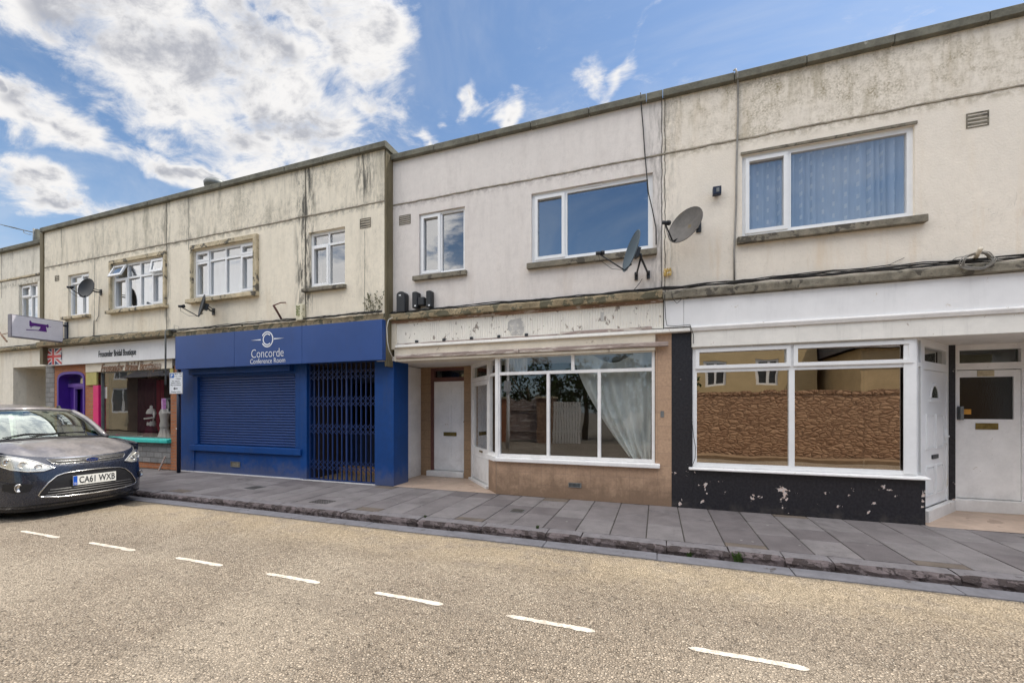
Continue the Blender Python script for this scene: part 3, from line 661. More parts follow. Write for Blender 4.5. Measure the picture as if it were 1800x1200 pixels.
for s_ in (-1, 1):
    m.prism([(ecx + s_ * er * 1.12, ecz - .012), (ecx + s_ * er * 2.8, ecz), (ecx + s_ * er * 1.12, ecz + .012)][::s_], YF - .005, YF - .001)
m.build('emblem', M['sign_white'], fas)
# blue timber front
g = MB()
xg0, xg1 = PX(539), PX(658.5); xsh0, xsh1 = PX(341), PX(525)
zsi = (PZ(340, 793) + PZ(524, 797)) / 2
zsit = (PZ(340, 781) + PZ(524, 786.5)) / 2
g.box(PX(318), xsh0, 0, .25, 0, fz0_ + .1); g.box(PX(527), xg0, 0, .25, 0, fz0_ + .1)
g.box(xsh0, PX(527), .02, .25, 0, zsi)
fr = g.build('shopfront_frame', M['blue'], con, bevel=.006)
g = MB(); g.box(xg1, PX(692), .0, .50, 0, fz0_ + .02); g.build('corner_pillar', M['blue'], con, bevel=.004)
g = MB(); g.profx([(-.05, zsi), (-.05, zsit - .015), (.05, zsit), (.05, zsi)], PX(336), PX(531)); g.build('window_ledge', M['blue'], con, bevel=.005)
# roller shutter
zst = PZ(340, 661)
m = MB(); m.box(PX(331, -.1), PX(509, -.1), -.10, .0, PZ(420, 655, -.1), PZ(420, 645, -.1) + .03); m.box(PX(331, -.1), PX(527), .0, .12, zst - .02, fz0_ + .05); hd = m.build('shutter_box', M['blue'], con, bevel=.006)
prof = []; n = 27; h = (zst - zsit) / n; pts = []
for i in range(n):
    z_ = zsit + i * h
    pts += [(.075, z_ + .001), (.060, z_ + h * .12), (.050, z_ + h * .40), (.052, z_ + h * .70), (.066, z_ + h * .90), (.080, z_ + h * .97)]
m = MB(); xa, xb = PX(347), PX(519); vs = [(xa, y_, z_) for y_, z_ in pts] + [(xb, y_, z_) for y_, z_ in pts]; k = len(pts)
m.smooth = False; m.add(vs, [(i, i + 1, i + 1 + k, i + k)[::-1] for i in range(k - 1)]); sh = m.build('roller_shutter', M['blue_metal'], con)
for (p, q) in ((xsh0, PX(347)), (PX(519), PX(527))):
    m = MB(); m.box(p, q, .0, .09, zsit, zst - .02); m.build('guide_rail', M['blue'], sh, bevel=.003)
m = MB(); m.box(xsh0, PX(527), .1, .2, zsit, zst); m.build('backing', M['ink'], sh)
m = MB(); a_, b_, c_, d_ = PX(404.6), PX(421), PZ(412, 820.5), PZ(412, 811); m.slab(a_, b_, c_, d_, .005, .02, [(a_ + .012, b_ - .012, c_ + .012, d_ - .012)]); m.cur = 1; m.box(a_ + .01, b_ - .01, .012, .03, c_ + .01, d_ - .01); m.build('air_vent', [M['galv'], M['sill']], con)
# folding lattice gate
gt = (PZ(539, 643) + PZ(658, 635)) / 2 + .02; gb = .035
root = con
g = MB(); n = 15; xs_ = [xg0 + .02 + (xg1 - xg0 - .04) * i / (n - 1) for i in range(n)]
for i, x_ in enumerate(xs_):
    w_ = .0085 if i not in (0, n - 1) else .016
    if i == 8: w_ = .018
    g.box(x_ - w_, x_ + w_, .06, .09, gb, gt)
for zc_ in (.33, 1.08, 1.65, 2.20):
    if zc_ + .1 > gt: zc_ = gt - .2
    for i in range(n - 1):
        p, q = xs_[i], xs_[i + 1]
        for dz in (-.055, .055):
            for s_ in (1, -1):
                a1, b1 = Vector((p, .05, zc_ + dz - s_ * .055)), Vector((q, .05, zc_ + dz + s_ * .055))
                dv = (b1 - a1) / 2; nv = Vector((-dv.z, 0, dv.x)).normalized() * .0042
                g.obox((a1 + b1) / 2 + Vector((0, -.004 * s_, 0)), dv, (0, .003, 0), nv)
g.box(xg0, xg1, .05, .10, 0.01, gb); g.box(xg0, xg1, .04, .11, gt, gt + .04)
gate = g.build('lattice_gate', M['gate_metal'], con)
# lobby behind the gate
m = MB(); m.box(xg0 - .05, xg0, .25, 1.3, 0, fz0_); m.box(xg1, xg1 + .05, .501, 1.3, 0, fz0_); m.box(xg0, xg1, .1, 1.3, fz0_, fz0_ + .1)
m.build('lobby_wall', M['dark_room'], con)
m = MB(); m.box(xg0, xg1, .02, 1.3, 0, .012); m.build('lobby_floor', M['beige_room'], con)
YD = 1.2
for sd, (p, q) in enumerate(((xg0 + .02, (xg0 + xg1) / 2 + .15), ((xg0 + xg1) / 2 + .16, xg1 - .01))):
    m = MB(); m.slab(p, q, .16, 2.25, YD, YD + .05, [(p + .12, q - .12, .95, 2.1)]); do = m.build('door', M['dark_post'], con, bevel=.004)
    m = MB(); m.box(p + .12, q - .12, YD + .02, YD + .03, .95, 2.1); m.build('door_glass', M['glass_door'], do)
    m = MB(); xx = q - .07 if sd == 0 else p + .07
    m.lathe([(0, 0), (.035, .0), (.035, .01), (.016, .02), (.016, .04), (.032, .06), (.0, .075)], (xx, YD, .98), 12, Matrix(((1, 0, 0), (0, 0, -1), (0, 1, 0)))); m.build('door_knob', M['gold'], do)
m = MB(); m.box(xg0, xg1, YD - .25, YD + .3, .012, .16); m.build('door_step', M['brown_room'], con)
m = MB(); m.box(xg0 - .1, xg1 + .02, -.03, .05, -.02, .012); m.box(PX(318), xg0 - .1, -.012, .02, -.02, .02); m.build('threshold', M['paint_w'], con)
room(con, xg0 - .5, xg1 + .1, 1.4, 3.5, 0, fz0_, 'brown_room', 'conference_hall')
shell(con, xc0 + .01, xc1 - .25, 6.1, left=False, right=False)
# ================================================================ MIDDLE HOUSE
xm0, xm1 = PX(690), PX(1165)
mid = thing('rendered_house', 'grey-white rendered house over the vacant tiled shop with the sagging curtain', 'house', ((xm0 + xm1) / 2, 0, 0))
ZCR = (PZ(1165, 152, -.08) + PZ(1790, 7, -.08)) / 2
wm1 = rect(736.4, 817, 375, 364, 483.3, 475); wm2 = rect(934, 1147.5, 341.7, 301.7, 461.7, 437)
zlm = (PZ(700, 551) + PZ(1165, 520)) / 2
upper_wall(mid, xm0 + .012, xm1, zlm, ZCR - .1, 0, .3, [wm1, wm2], 'wall_mid')
coping(mid, xm0 + .015, xm1, ZCR, -.08, .35, .13)
stringc(mid, xm0 + .02, xm1, ZS, 0, 11)
a, b, c, d = wm1
f = window(mid, wm1, .05, mull=[PX(773)], sash=[(0, 0)], vent=(PX(760), PX(792)), bar=.05, out=.05, label='small two-light white window')
sill(None, a - .10, b + .05, c - .11, c - .005, -.08, .06, 'sill', mid)
a, b, c, d = wm2
window(mid, wm2, .05, mull=[PX(993)], sash=[(0, 0)], vent=(PX(1012), PX(1058)), bar=.06, out=.07, gm='glass_dark', label='wide white picture window reflecting blue sky')
sill(None, a - .06, b + .06, c - .12, c - .005, -.09, .06, 'sill', mid)
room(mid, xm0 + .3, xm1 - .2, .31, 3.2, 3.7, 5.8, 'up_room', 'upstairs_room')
airvent(mid, 702, 722, 380, 393, 0, 5)
# old sign board, mouldings, weathered rail
zb1 = (PZ(697, 568) + PZ(1166, 533)) / 2; zb0 = (PZ(697, 606) + PZ(1166, 576)) / 2
ledge(mid, xm0 + .015, xm1 - .005, zb1 + .045, zlm + .02, -.14, .1, 12)
m = MB(); m.box(xm0 + .02, xm1, -.06, .05, zb1 - .005, zb1 + .044); m.build('rusty_strip', M['rust'], mid)
m = MB(); x_ = PX(699); pts = []
x_end = PX(1166)
while x_ < x_end:
    pts += [(x_, -.030), (x_ + .024, -.030), (x_ + .030, -.022), (x_ + .036, -.022), (x_ + .042, -.030)]; x_ += .044
pts = [p for p in pts if p[0] < x_end]
k = len(pts); m.add([(p, y_, zb0) for p, y_ in pts] + [(p, y_, zb1 - .006) for p, y_ in pts], [(i, i + 1, i + 1 + k, i + k) for i in range(k - 1)])
m.box(PX(697), x_end, -.018, .05, zb0, zb1 - .006)
m.build('fluted_sign_board', M['flute'], mid)
rg = random.Random(6)
for (pa, pb, qa, qb, nm) in ((894, 922, 560, 590, 'bare_patch'), (1056, 1062, 548, 566, 'bare_patch')):
    n_ = 22; ca, cb_ = PX((pa + pb) / 2), (PZ(pa, qa) + PZ(pb, qb)) / 2; ra, rb = (PX(pb) - PX(pa)) / 2, (PZ(pa, qa) - PZ(pa, qb)) / 2
    m = MB(); m.prism([(ca + ra * math.copysign(abs(math.cos(6.283 * k / n_)) ** .35, math.cos(6.283 * k / n_)) * rg.uniform(.7, 1.1), cb_ + rb * math.copysign(abs(math.sin(6.283 * k / n_ + .01)) ** .35, math.sin(6.283 * k / n_ + .01)) * rg.uniform(.7, 1.05)) for k in range(n_)], -.0335, -.0305); m.build(nm, plain('bare_board', (.50, .49, .47), .8, .2, 9, patch=((.66, .64, .58), 14, .55)), mid)
m = MB(); m.box(PX(690.5), PX(699), -.05, .04, zb0 - .1, zb1 + .05); m.build('board_end', M['paint_cream'], mid)
zm = lambda pl, pr: (PZ(697, pl, -.08) + PZ(1168, pr, -.08)) / 2
z1_, z2_, z3_, z4_, z5_ = zm(607, 575), zm(613, 583), zm(622, 603), zm(629, 611), zm(635, 614)
m = MB(); m.profx([(.0, z1_), (-.09, z1_ - .01), (-.10, z2_ + .01), (-.09, z2_), (0, z2_)], PX(695, -.09), PX(1213, -.09)); m.build('white_moulding', M['paint_old'], mid, bevel=.004)
m = MB(); m.box(PX(696), PX(1152), -.05, .05, z4_ - .02, z2_ - .001); m.build('cream_board', M['paint_cream'], mid)
m = MB(); xr_ = [PX(695, -.12), PX(912, -.12), PX(1175, -.12)]
for p, q in ((xr_[0], xr_[1] - .004), (xr_[1] + .004, xr_[2])): m.box(p, q, -.12, -.052, z4_ + .002, z3_)
m.build('weathered_rail', M['grey_wood'], mid, bevel=.01)
m = MB(); m.box(PX(698), PX(1152), -.085, .3, z5_, z4_); m.build('cream_bead', M['paint_cream'], mid, bevel=.004)
ZSOF = z5_
for i in range(5):
    px_ = 734 + i * 48; m = MB(); m.box(PX(px_) - .02, PX(px_) + .03, -.06, -.02, zb0 + .0, zb0 + .045); m.build('awning_clip', M['ink'], mid)
m = MB(); m.box(PX(985), PX(1146), -.055, -.02, zb0 - .02, zb0 + .035); m.box(PX(697), PX(1010), -.05, -.02, zb0 - .018, zb0 + .005); m.build('rotten_batten', M['grey_wood'], mid, bevel=.008)
# recess
YB = 1.33; XL = -5.02
C0 = Vector((PX(873), 0, 0)); E0 = Vector((-3.72, 1.20, 0)); dirv = (E0 - C0).normalized(); LS = (E0 - C0).length
def TS(s_, y, z):                            # splay: s along from corner inward, y outward-normal offset
    nrm = Vector((dirv.y, -dirv.x, 0)); 
    if nrm.x > 0: nrm = -nrm
    p = C0 + dirv * s_ - nrm * y; return (p.x, p.y, z)
m = MB(); m.box(XL - .15, XL, .501, YB, 0, ZSOF); m.build('recess_wall', M['paint_w'], mid)
m = MB(); m.box(XL - .15, PX(1152), .3, YB + .1, ZSOF + .02, ZSOF + .1); m.box(XL-.15, PX(877), -.03, .3, ZSOF + .021, ZSOF + .1); m.build('porch_ceiling', M['ceil'], mid)
m = MB(); m.add([(PX(692), -.01, .004), (C0.x, -.01, .004), (E0.x, E0.y, .012), (E0.x, YB + .1, .012), (XL - .1, YB + .1, .012), (XL - .1, .5, .008)], [(0, 1, 2, 3, 4, 5)]); m.build('porch_floor', M['floor_tile'], mid)
dx0, dx1 = PX(762, YB), PX(817.5, YB); dz1 = PZ(790, 670, YB); sz = PZ(790, 826.5, YB); 
m = MB(); m.slab(XL, E0.x + .1, 0, ZSOF + .05, YB, YB + .2, [(dx0 - .075, dx1 + .01, -.01, ZSOF - .0)]); m.build('tiled_pier', M['brown_tile'], mid)
m = MB(); m.box(dx1 + .012, PX(829.5, YB - .06), YB - .08, YB - .001, 0, ZSOF + .01); m.build('tiled_pier', M['brown_tile'], mid)
m = MB(); m.slab(dx0 - .073, dx1 + .008, 0, ZSOF + .02, YB + .005, YB + .13, [(dx0, dx1 - .0, -.01, dz1), (dx0 + .02, dx1 - .02, dz1 + .09, ZSOF - .06)]); fr = m.build('door_frame', M['stain_strip'], mid, bevel=.004)
m = MB(); m.box(dx0 + .01, dx1 - .01, YB + .07, YB + .08, dz1 + .08, ZSOF - .05); m.build('fanlight', M['glass_door'], fr)
m = MB(); m.slab(dx0, dx1, sz, dz1, YB + .03, YB + .045, [])
W_ = dx1 - dx0; Hd = dz1 - sz
def panels(m, X0, Z0, W, Hh, cols, rows, y, T=None, r=.010):
    for (u0, u1) in cols:
        for (v0, v1) in rows:
            a, b, c, d = X0 + W * u0, X0 + W * u1, Z0 + Hh * v0, Z0 + Hh * v1
            m.slab(a, b, c, d, y - r, y - .0005, [(a + .02, b - .02, c + .02, d - .02)], T); m.slab(a + .035, b - .035, c + .035, d - .035, y - r * .8, y - .0005, (), T)
panels(m, dx0, sz, W_, Hd, ((.13, .46), (.54, .87)), ((.11, .36), (.45, .75), (.81, .94)), YB + .03)
do = m.build('panelled_door', M['paint_w'], mid, bevel=.003)
m = MB(); m.box(PX(779, YB), PX(801.5, YB), YB + .012, YB + .029, PZ(790, 766, YB), PZ(790, 759.3, YB)); m.build('letterbox', M['brass'], do, bevel=.003)
m = MB(); m.lathe([(0, 0), (.022, 0), (.02, .012), (0, .015)], (dx1 - .03, YB + .03, PZ(816, 741, YB)), 12, Matrix(((1, 0, 0), (0, 0, -1), (0, 1, 0)))); m.build('door_lock', M['brass'], do)
m = MB(); m.box(PX(751, YB - .05), dx1 + .005, YB - .10, YB + .12, .012, sz - .012); m.build('door_step', M['paint_w'], mid, bevel=.012)
# tiled plinth, pilaster
zp = (PZ(877, 809) + PZ(1155, 822)) / 2; zsl = (PZ(877, 799) + PZ(1155, 812)) / 2
sd0 = .44                                      # side light length on splay
m = MB(); m.box(C0.x, PX(1152), .0, .2, 0, zp); 
m.slab(0.0, sd0, 0, zp, 0, .15, (), TS); m.build('tiled_plinth', M['tile'], mid)
m = MB(); m.box(PX(1152), PX(1180.5), -.004, .2, 0, z2_); m.build('tiled_pilaster', M['tile'], mid)
m = MB(); m.box(PX(1161), PX(1167), -.012, -.004, PZ(1164, 733), PZ(1164, 722)); m.build('metal_plate', M['galv'], mid)
a_, b_, c_, d_ = PX(999.5), PX(1022), PZ(1010, 856), PZ(1010, 848)
m = MB(); m.slab(a_, b_, c_, d_, -.012, .0, [(a_ + .01 + (b_ - a_ - .02) * i / 9, a_ + .01 + (b_ - a_ - .02) * (i + .6) / 9, c_ + .01, d_ - .01) for i in range(9)]); m.cur = 1; m.box(a_ + .005, b_ - .005, -.003, -.001, c_ + .005, d_ - .005); m.build('air_vent', [M['galv'], M['ink']], mid)
# shop window
zt_ = ZSOF + .03; ztr = (PZ(877, 654) + PZ(1150, 649.5)) / 2 - .008
x0_, x1_ = C0.x + .01, PX(1151)
f = window(mid, (x0_, x1_, zsl - .02, zt_), .015, mull=(), trans=[ztr], per_row=[[PX(963), PX(1053)], [PX(1006.5)]], bar=.052, out=.045, gm='glass_shop', fm='paint_w', depth=.07, name='shop_window')
window(mid, (0.03, sd0, zsl - .02, zt_), .0, trans=[ztr], mull=[], bar=.05, out=.05, gm='glass_shop', fm='paint_w', T=TS, name='side_light')
m = MB(); m.box(C0.x - .03, C0.x + .03, -.005, .05, zsl - .02, zt_); m.build('corner_post', M['paint_w'], mid, bevel=.006)
m = MB(); m.profx([(-.07, zp - .005), (-.07, zsl - .035), (.06, zsl - .02), (.06, zp - .005)], C0.x - .0, PX(1160)); m.slab(-.01, sd0 + .02, zp - .005, zsl - .02, -.06, .06, (), TS); m.build('shop_sill', M['paint_w'], mid, bevel=.01)
# splayed glazed door
s0, s1 = sd0 + .005, LS - .02
m = MB(); ztd = PZ(850, 666, .7)
m.slab(s0, s1 + .03, .03, zt_, .0, .08, [(s0 + .06, s1 - .06, .02, ztd - .03), (s0 + .1, s1 - .12, ztd + .05, zt_ - .09)], TS); fr = m.build('door_frame', M['paint_w'], mid, bevel=.005)
m = MB(); m.slab(s0 + .08, s1 - .1, ztd + .03, zt_ - .07, .045, .05, (), TS); m.build('fanlight', M['glass_door'], fr)
gz0 = PZ(850, 789, .6); gz1 = PZ(850, 676, .6)
m = MB(); m.slab(s0 + .062, s1 - .062, .075, ztd - .034, .02, .06, [(s0 + .16, s1 - .16, gz0, gz1)], TS)
panels(m, s0 + .062, .075, s1 - s0 - .124, gz0 - .1, ((.15, .85),), ((.12, .78),), .02, TS); do = m.build('glazed_door', M['paint_w'], mid, bevel=.004)
m = MB(); m.slab(s0 + .15, s1 - .15, gz0 - .01, gz1 + .01, .042, .048, (), TS); m.build('door_glass', M['glass_shop'], do)
m = MB(); m.slab(s0 + .42, s0 + .60, gz0 - .075, gz0 - .045, .005, .019, (), TS); m.build('letterbox', M['brass'], do)
m = MB(); m.slab(s0, s1 + .05, .01, .055, -.05, .08, (), TS); m.build('door_step', M['paint_w'], mid, bevel=.006)
m = MB(); m.box(E0.x + .15, xm1, 3.0, 3.1, 0, ZSOF); m.box(xm1 - .15, xm1 - .05, .2, 3.0, 0, ZSOF); m.box(C0.x - 1.6, xm1, 1.45, 3.0, -.05, .0); m.box(E0.x + .1, E0.x + .2, YB + .2, 3.0, 0, ZSOF); m.box(E0.x + .1, xm1, 1.45, 3.0, ZSOF + .03, ZSOF + .1)
m.box(C0.x - .3, xm1 - .15, .3, 1.45, -.05, .0)
m.build('shop_room', M['dark_room'], mid)
shell(mid, xm0 + .02, xm1 - .005, 6.1, left=False, right=False)
# sagging shop curtain (gathered sheet pinned at its top corners, knotted low)
def sag(u, v):
    xl = PX(1009, .2) + .28 * 0; xr = PX(1146, .2); xk = PX(1098, .25)
    zt0 = PZ(1009, 622, .2); zb_ = zsl + .02
    top = zt0 - .17 * math.sin(math.pi * min(1, max(0, (u - .22) / .6))) if .22 < u < .82 else zt0
    # left edge sweeps to the tied corner
    left = xl + (PX(1106, .3) - xl) * (1 - v) ** 1.45
    rt = xr - .02 * (1 - v)
    x = left + (rt - left) * u
    bot = zb_ + .10 * max(0, .25 - u)
    z = bot + (top - bot) * v
    fold = .022 * math.sin(u * 34 + 3 * (1 - v)) + .018 * math.sin(u * 17 + v * 5) + .020 * math.sin((u * 3.2 + (1 - v) * 4.5) * 3.3) * (1 - v)
    kn = math.exp(-((u - .30) ** 2 / .02 + (v - .38) ** 2 / .01)); 
    return (x, .165 + fold * (.6 + .8 * (1 - v)) - .07 * kn + .01 * kn * math.sin(u * 130) * math.sin(v * 110), z)
m = MB(); m.grid(sag, 150, 60); o = m.build('sagging_curtain', M['shop_curtain']); tag(o, 'pale aqua sheet curtain sagging and knotted in the right of the vacant shop window', 'curtain')
curtain(PX(886, .2), PX(926, .2), ztr + .0, PZ(900, 629, .2), .24, 'net', 6, .02, label='short gathered net curtain in the top left light of the vacant shop window', seed=12)
# ================================================================ RIGHT HOUSE
xq0, xq1 = PX(1165), 14.0
rh = thing('rendered_house', 'cream rendered house with blue patterned curtains over the black and white shopfront', 'house', ((xq0 + xq1) / 2, 0, 0))
wr_ = rect(1304.5, 1608, 271.5, 221, 414.6, 381)
zlr = (PZ(1170, 519) + PZ(1790, 461)) / 2
upper_wall(rh, xq0, xq1, zlr, ZCR - .1, 0, .3, [wr_], 'wall_right')
coping(rh, xq0, xq1, ZCR, -.08, .35, .13)
stringc(rh, xq0, xq1, ZS, 0, 21)
a, b, c, d = wr_
window(rh, wr_, .04, mull=[PX(1387.5)], sash=[(0, 0)], bar=.06, out=.065, label='wide white window with blue patterned curtains')
m = MB(); m.box(a - .02, b + .02, -.02, .0 - .001, d, d + .035); m.build('drip_mould', M['sill'], rh)
sill(None, a - .07, b + .10, c - .12, c - .005, -.09, .05, 'sill', rh)
room(rh, xq0 + .2, xq1 - .3, .31, 3.2, 3.6, 5.9, 'up_room', 'upstairs_room')
curtain(a, PX(1384), c - .05, d, .155, 'blue_curtain', 5, .040, 'patterned_curtain', 'narrow blue patterned curtain in the left light of the right-hand window', 'curtain', 'blue patterned curtains', 31)
curtain(PX(1390), b, c - .05, d, .155, 'blue_curtain', 13, .045, 'patterned_curtain', 'wide blue patterned curtain in the large light of the right-hand window', 'curtain', 'blue patterned curtains', 32)
airvent(rh, 1698, 1738, 201, 220, 0, 4)
za, zb2, zc2, zd2 = [(PZ(1171, p, -.06) + PZ(1795, q, -.06)) / 2 for p, q in ((527, 479), (573, 541), (581, 554), (611, 585))]
ledge(rh, xq0, xq1, za + .005, zlr + .02, -.13, .1, 22, 'sill')
m = MB(); m.box(xq0 + .02, PX(1202, -.06) - .002, -.06, .05, zb2, za); m.box(PX(1202, -.06) + .002, 6.4, -.06, .05, zb2, za); fb = m.build('fascia_board', M['white_board'], rh, bevel=.004)
m = MB(); m.profx([(.04, zb2 - .001), (-.085, zb2 - .004), (-.095, zb2 - .03), (-.075, zc2), (.04, zc2)], PX(1214, -.08), 6.4); m.build('white_moulding', M['paint_w'], rh, bevel=.004)
m = MB(); m.box(PX(1216, -.05), 6.4, -.05, .05, zd2, zc2 - .001); m.build('cream_board', M['paint_old'], rh, bevel=.003)
XB = PX(1627); 
wz0 = (PZ(1218, 817) + PZ(1612, 834)) / 2; wz1 = zd2 + .015; wtr = (PZ(1218, 649) + PZ(1612, 641)) / 2
zs0 = (PZ(1210, 826, -.06) + PZ(1627, 844, -.06)) / 2
m = MB(); m.box(PX(1180.5), PX(1217), .0, .2, 0, zc2); m.box(PX(1217), XB, .0, .2, 0, zs0); m.box(XB - .14, XB, .2, .24, 0, zs0)
m.build('black_wall', M['black_wall'], rh, bevel=.003)
C1 = Vector((PX(1614), .03, 0)); E1 = Vector((4.06, 1.10, 0)); d1 = (E1 - C1).normalized(); L1 = (E1 - C1).length
n1_ = Vector((d1.y, -d1.x, 0)); n1_ = n1_ if n1_.x > 0 else -n1_
def TR(s_, y, z): p = C1 + d1 * s_ - n1_ * y; return (p.x, p.y, z)
f = window(rh, (PX(1217.5), PX(1613), wz0 - .02, wz1), .02, mull=[PX(1392.5)], trans=[wtr], bar=.07, out=.06, gm='glass_brown', sash=[(0, 1), (1, 1)], name='shop_window', proud=.03)
m = MB(); m.box(PX(1589), PX(1612), .005, .019, wz0, wz1); m.build('frame_packer', M['upvc'], f, bevel=.004)
m = MB(); m.profx([(-.06, zs0), (-.06, wz0 - .035), (.06, wz0 - .02), (.06, zs0)], PX(1211, -.06), XB + .03); m.build('shop_sill', M['paint_w'], rh, bevel=.012)
sl = .20
window(rh, (.02, sl, zs0 + .02, wz1), .0, trans=[wtr], bar=.05, out=.04, gm='glass_door', T=TR, name='side_light')
m = MB(); ztd = wtr - .02; dtop = wtr - .05
m.slab(sl + .002, L1, .16, wz1, .0, .08, [(sl + .06, L1 - .07, .15, dtop), (sl + .11, L1 - .12, wtr + .06, wz1 - .1)], TR); fr = m.build('door_frame', M['upvc'], rh, bevel=.005)
m = MB(); m.slab(sl + .1, L1 - .11, wtr + .05, wz1 - .09, .045, .05, (), TR); m.build('fanlight', M['glass_door'], fr)
m = MB(); a0, b0 = sl + .064, L1 - .074; z0d, z1d = .158, dtop - .004; Wd = b0 - a0
m.slab(a0, b0, z0d, z1d, .015, .06, (), TR)
panels(m, a0, z0d, Wd, z1d - z0d, ((.14, .46), (.54, .86)), ((.08, .30), (.42, .68)), .015, TR, .014)
cxd = a0 + Wd / 2; zar = z0d + (z1d - z0d) * .80
for i in range(10):
    p, q = math.pi * i / 10, math.pi * (i + 1) / 10; r0, r1 = .17, .21
    m.prism([(cxd + r1 * math.cos(p), zar + r1 * math.sin(p)), (cxd + r1 * math.cos(q), zar + r1 * math.sin(q)), (cxd + r0 * math.cos(q), zar + r0 * math.sin(q)), (cxd + r0 * math.cos(p), zar + r0 * math.sin(p))], .0, .014, TR)
m.slab(cxd - .23, cxd + .23, zar - .06, zar - .02, .0, .014, (), TR)
do = m.build('arched_panel_door', M['upvc'], rh, bevel=.004)
m = MB(); m.prism([(cxd + .16 * math.cos(math.pi * i / 10), zar + .16 * math.sin(math.pi * i / 10)) for i in range(11)], .010, .0145, TR); m.build('door_glass', M['glass_door'], do)
m = MB(); m.slab(cxd - .13, cxd + .13, z0d + (z1d - z0d) * .345, z0d + (z1d - z0d) * .375, .0, .0145, (), TR); m.build('letterbox', M['ink'], do)
m = MB(); m.slab(b0 - .07, b0 - .04, 1.0, 1.2, -.02, .0145, (), TR); m.slab(b0 - .17, b0 - .04, 1.09, 1.11, -.035, -.021, (), TR); m.build('door_handle', M['upvc'], do)
m = MB(); m.slab(sl - .02, L1 + .01, .0, .155, -.07, .09, (), TR); m.slab(0.0, sl - .025, 0, zs0, -.0, .06, (), TR); m.build('door_step', M['paint_w'], rh, bevel=.01)
YE = 1.16
xe0, xe1 = PX(1682, YE), PX(1797, YE)
m = MB(); m.box(PX(1661, YE - .05), PX(1679.5, YE - .05), YE - .05, YE + .2, 0, zd2 + .02); m.build('black_column', M['black_wall'], rh)
e = lambda py: PZ(1740, py, YE)
m = MB(); m.slab(xe0 - .03, xe1 + .07, e(898) - .01, zd2 + .03, YE, YE + .1, [(xe0 + .0, xe1, e(878), e(650) + .01), (xe0 + .03, PX(1795, YE), e(637), e(614))]); fr = m.build('door_frame', M['paint_w'], rh, bevel=.005)
m = MB(); m.box(xe0 + .02, xe1, YE + .05, YE + .06, e(640), e(611)); m.build('fanlight', M['glass_door'], fr)
m = MB(); gx0, gx1, gz0, gz1 = PX(1688.5, YE), PX(1784, YE), e(736.6), e(662)
m.slab(xe0 + .003, xe1 - .003, e(878) + .008, e(650), YE + .02, YE + .07, [(gx0, gx1, gz0, gz1)]); do = m.build('half_glazed_door', M['paint_w'], rh, bevel=.003)
m = MB(); m.box(gx0 - .01, gx1 + .01, YE + .04, YE + .046, gz0 - .01, gz1 + .01); m.build('door_glass', glassmat('pebbled_glass', .045, (.08, .10, .07), .002, 60), do)
m = MB(); m.box(PX(1716, YE), PX(1756, YE), YE + .008, YE + .0195, e(754.6), e(743.5)); m.build('letterbox', M['brass'], do, bevel=.003)
m = MB(); m.box(PX(1694, YE), PX(1710, YE), YE + .034, YE + .039, e(728), e(719)); m.build('door_sticker', plain('orange_sticker', (.70, .33, .05), .5), do)
m = MB(); m.box(PX(1719, YE), PX(1749, YE), YE + .012, YE + .0195, e(661), e(650.5)); m.build('number_plaque', M['sill_cream'], do)
m = MB(); m.box(xe0 + .01, xe0 + .05, YE - .06, YE + .0195, e(738), e(714)); m.build('door_handle', M['galv'], do, bevel=.005)
m = MB(); m.box(PX(1678, YE - .05), xe1 + .1, YE - .06, YE - .001, 0, e(878) - .004); m.build('door_step', M['paint_w'], rh, bevel=.01)
m = MB(); m.box(xe1 + .07, xe1 + .5, YE, YE + .1, 0, zd2 + .03); m.box(xe1 + .4, xe1 + .55, .0, YE, 0, zd2 + .02); m.box(xe1 + .55, xq1, .0, .2, 0, za); m.build('side_wall', M['paint_w'], rh)
m = MB(); m.box(PX(1610), xe1 + .5, .05, YE + .2, zd2 + .017, zd2 + .1); m.build('porch_ceiling', M['ceil'], rh)
m = MB(); m.add([(XB, -.08, .005), (xe1 + .5, -.08, .005), (xe1 + .5, YE, .006), (E1.x - .3, YE, .006), (XB, .2, .006)], [(0, 1, 2, 3, 4)]); m.build('porch_floor', M['floor_tile'], rh)
m = MB(); m.box(xq0 + .1, XB - .2, 1.2, 1.3, 0, zd2); m.box(xq0, xq0 + .1, .2, 1.2, 0, zd2); m.box(xq0, XB - .2, .2, 1.2, zd2 + .02, zd2 + .1); m.box(XB - .1, XB + .6, 1.3, 1.4, 0, zd2); m.build('shop_room', M['brown_room'], rh)
shell(rh, xq0 + .005, xq1, 6.1, left=False)
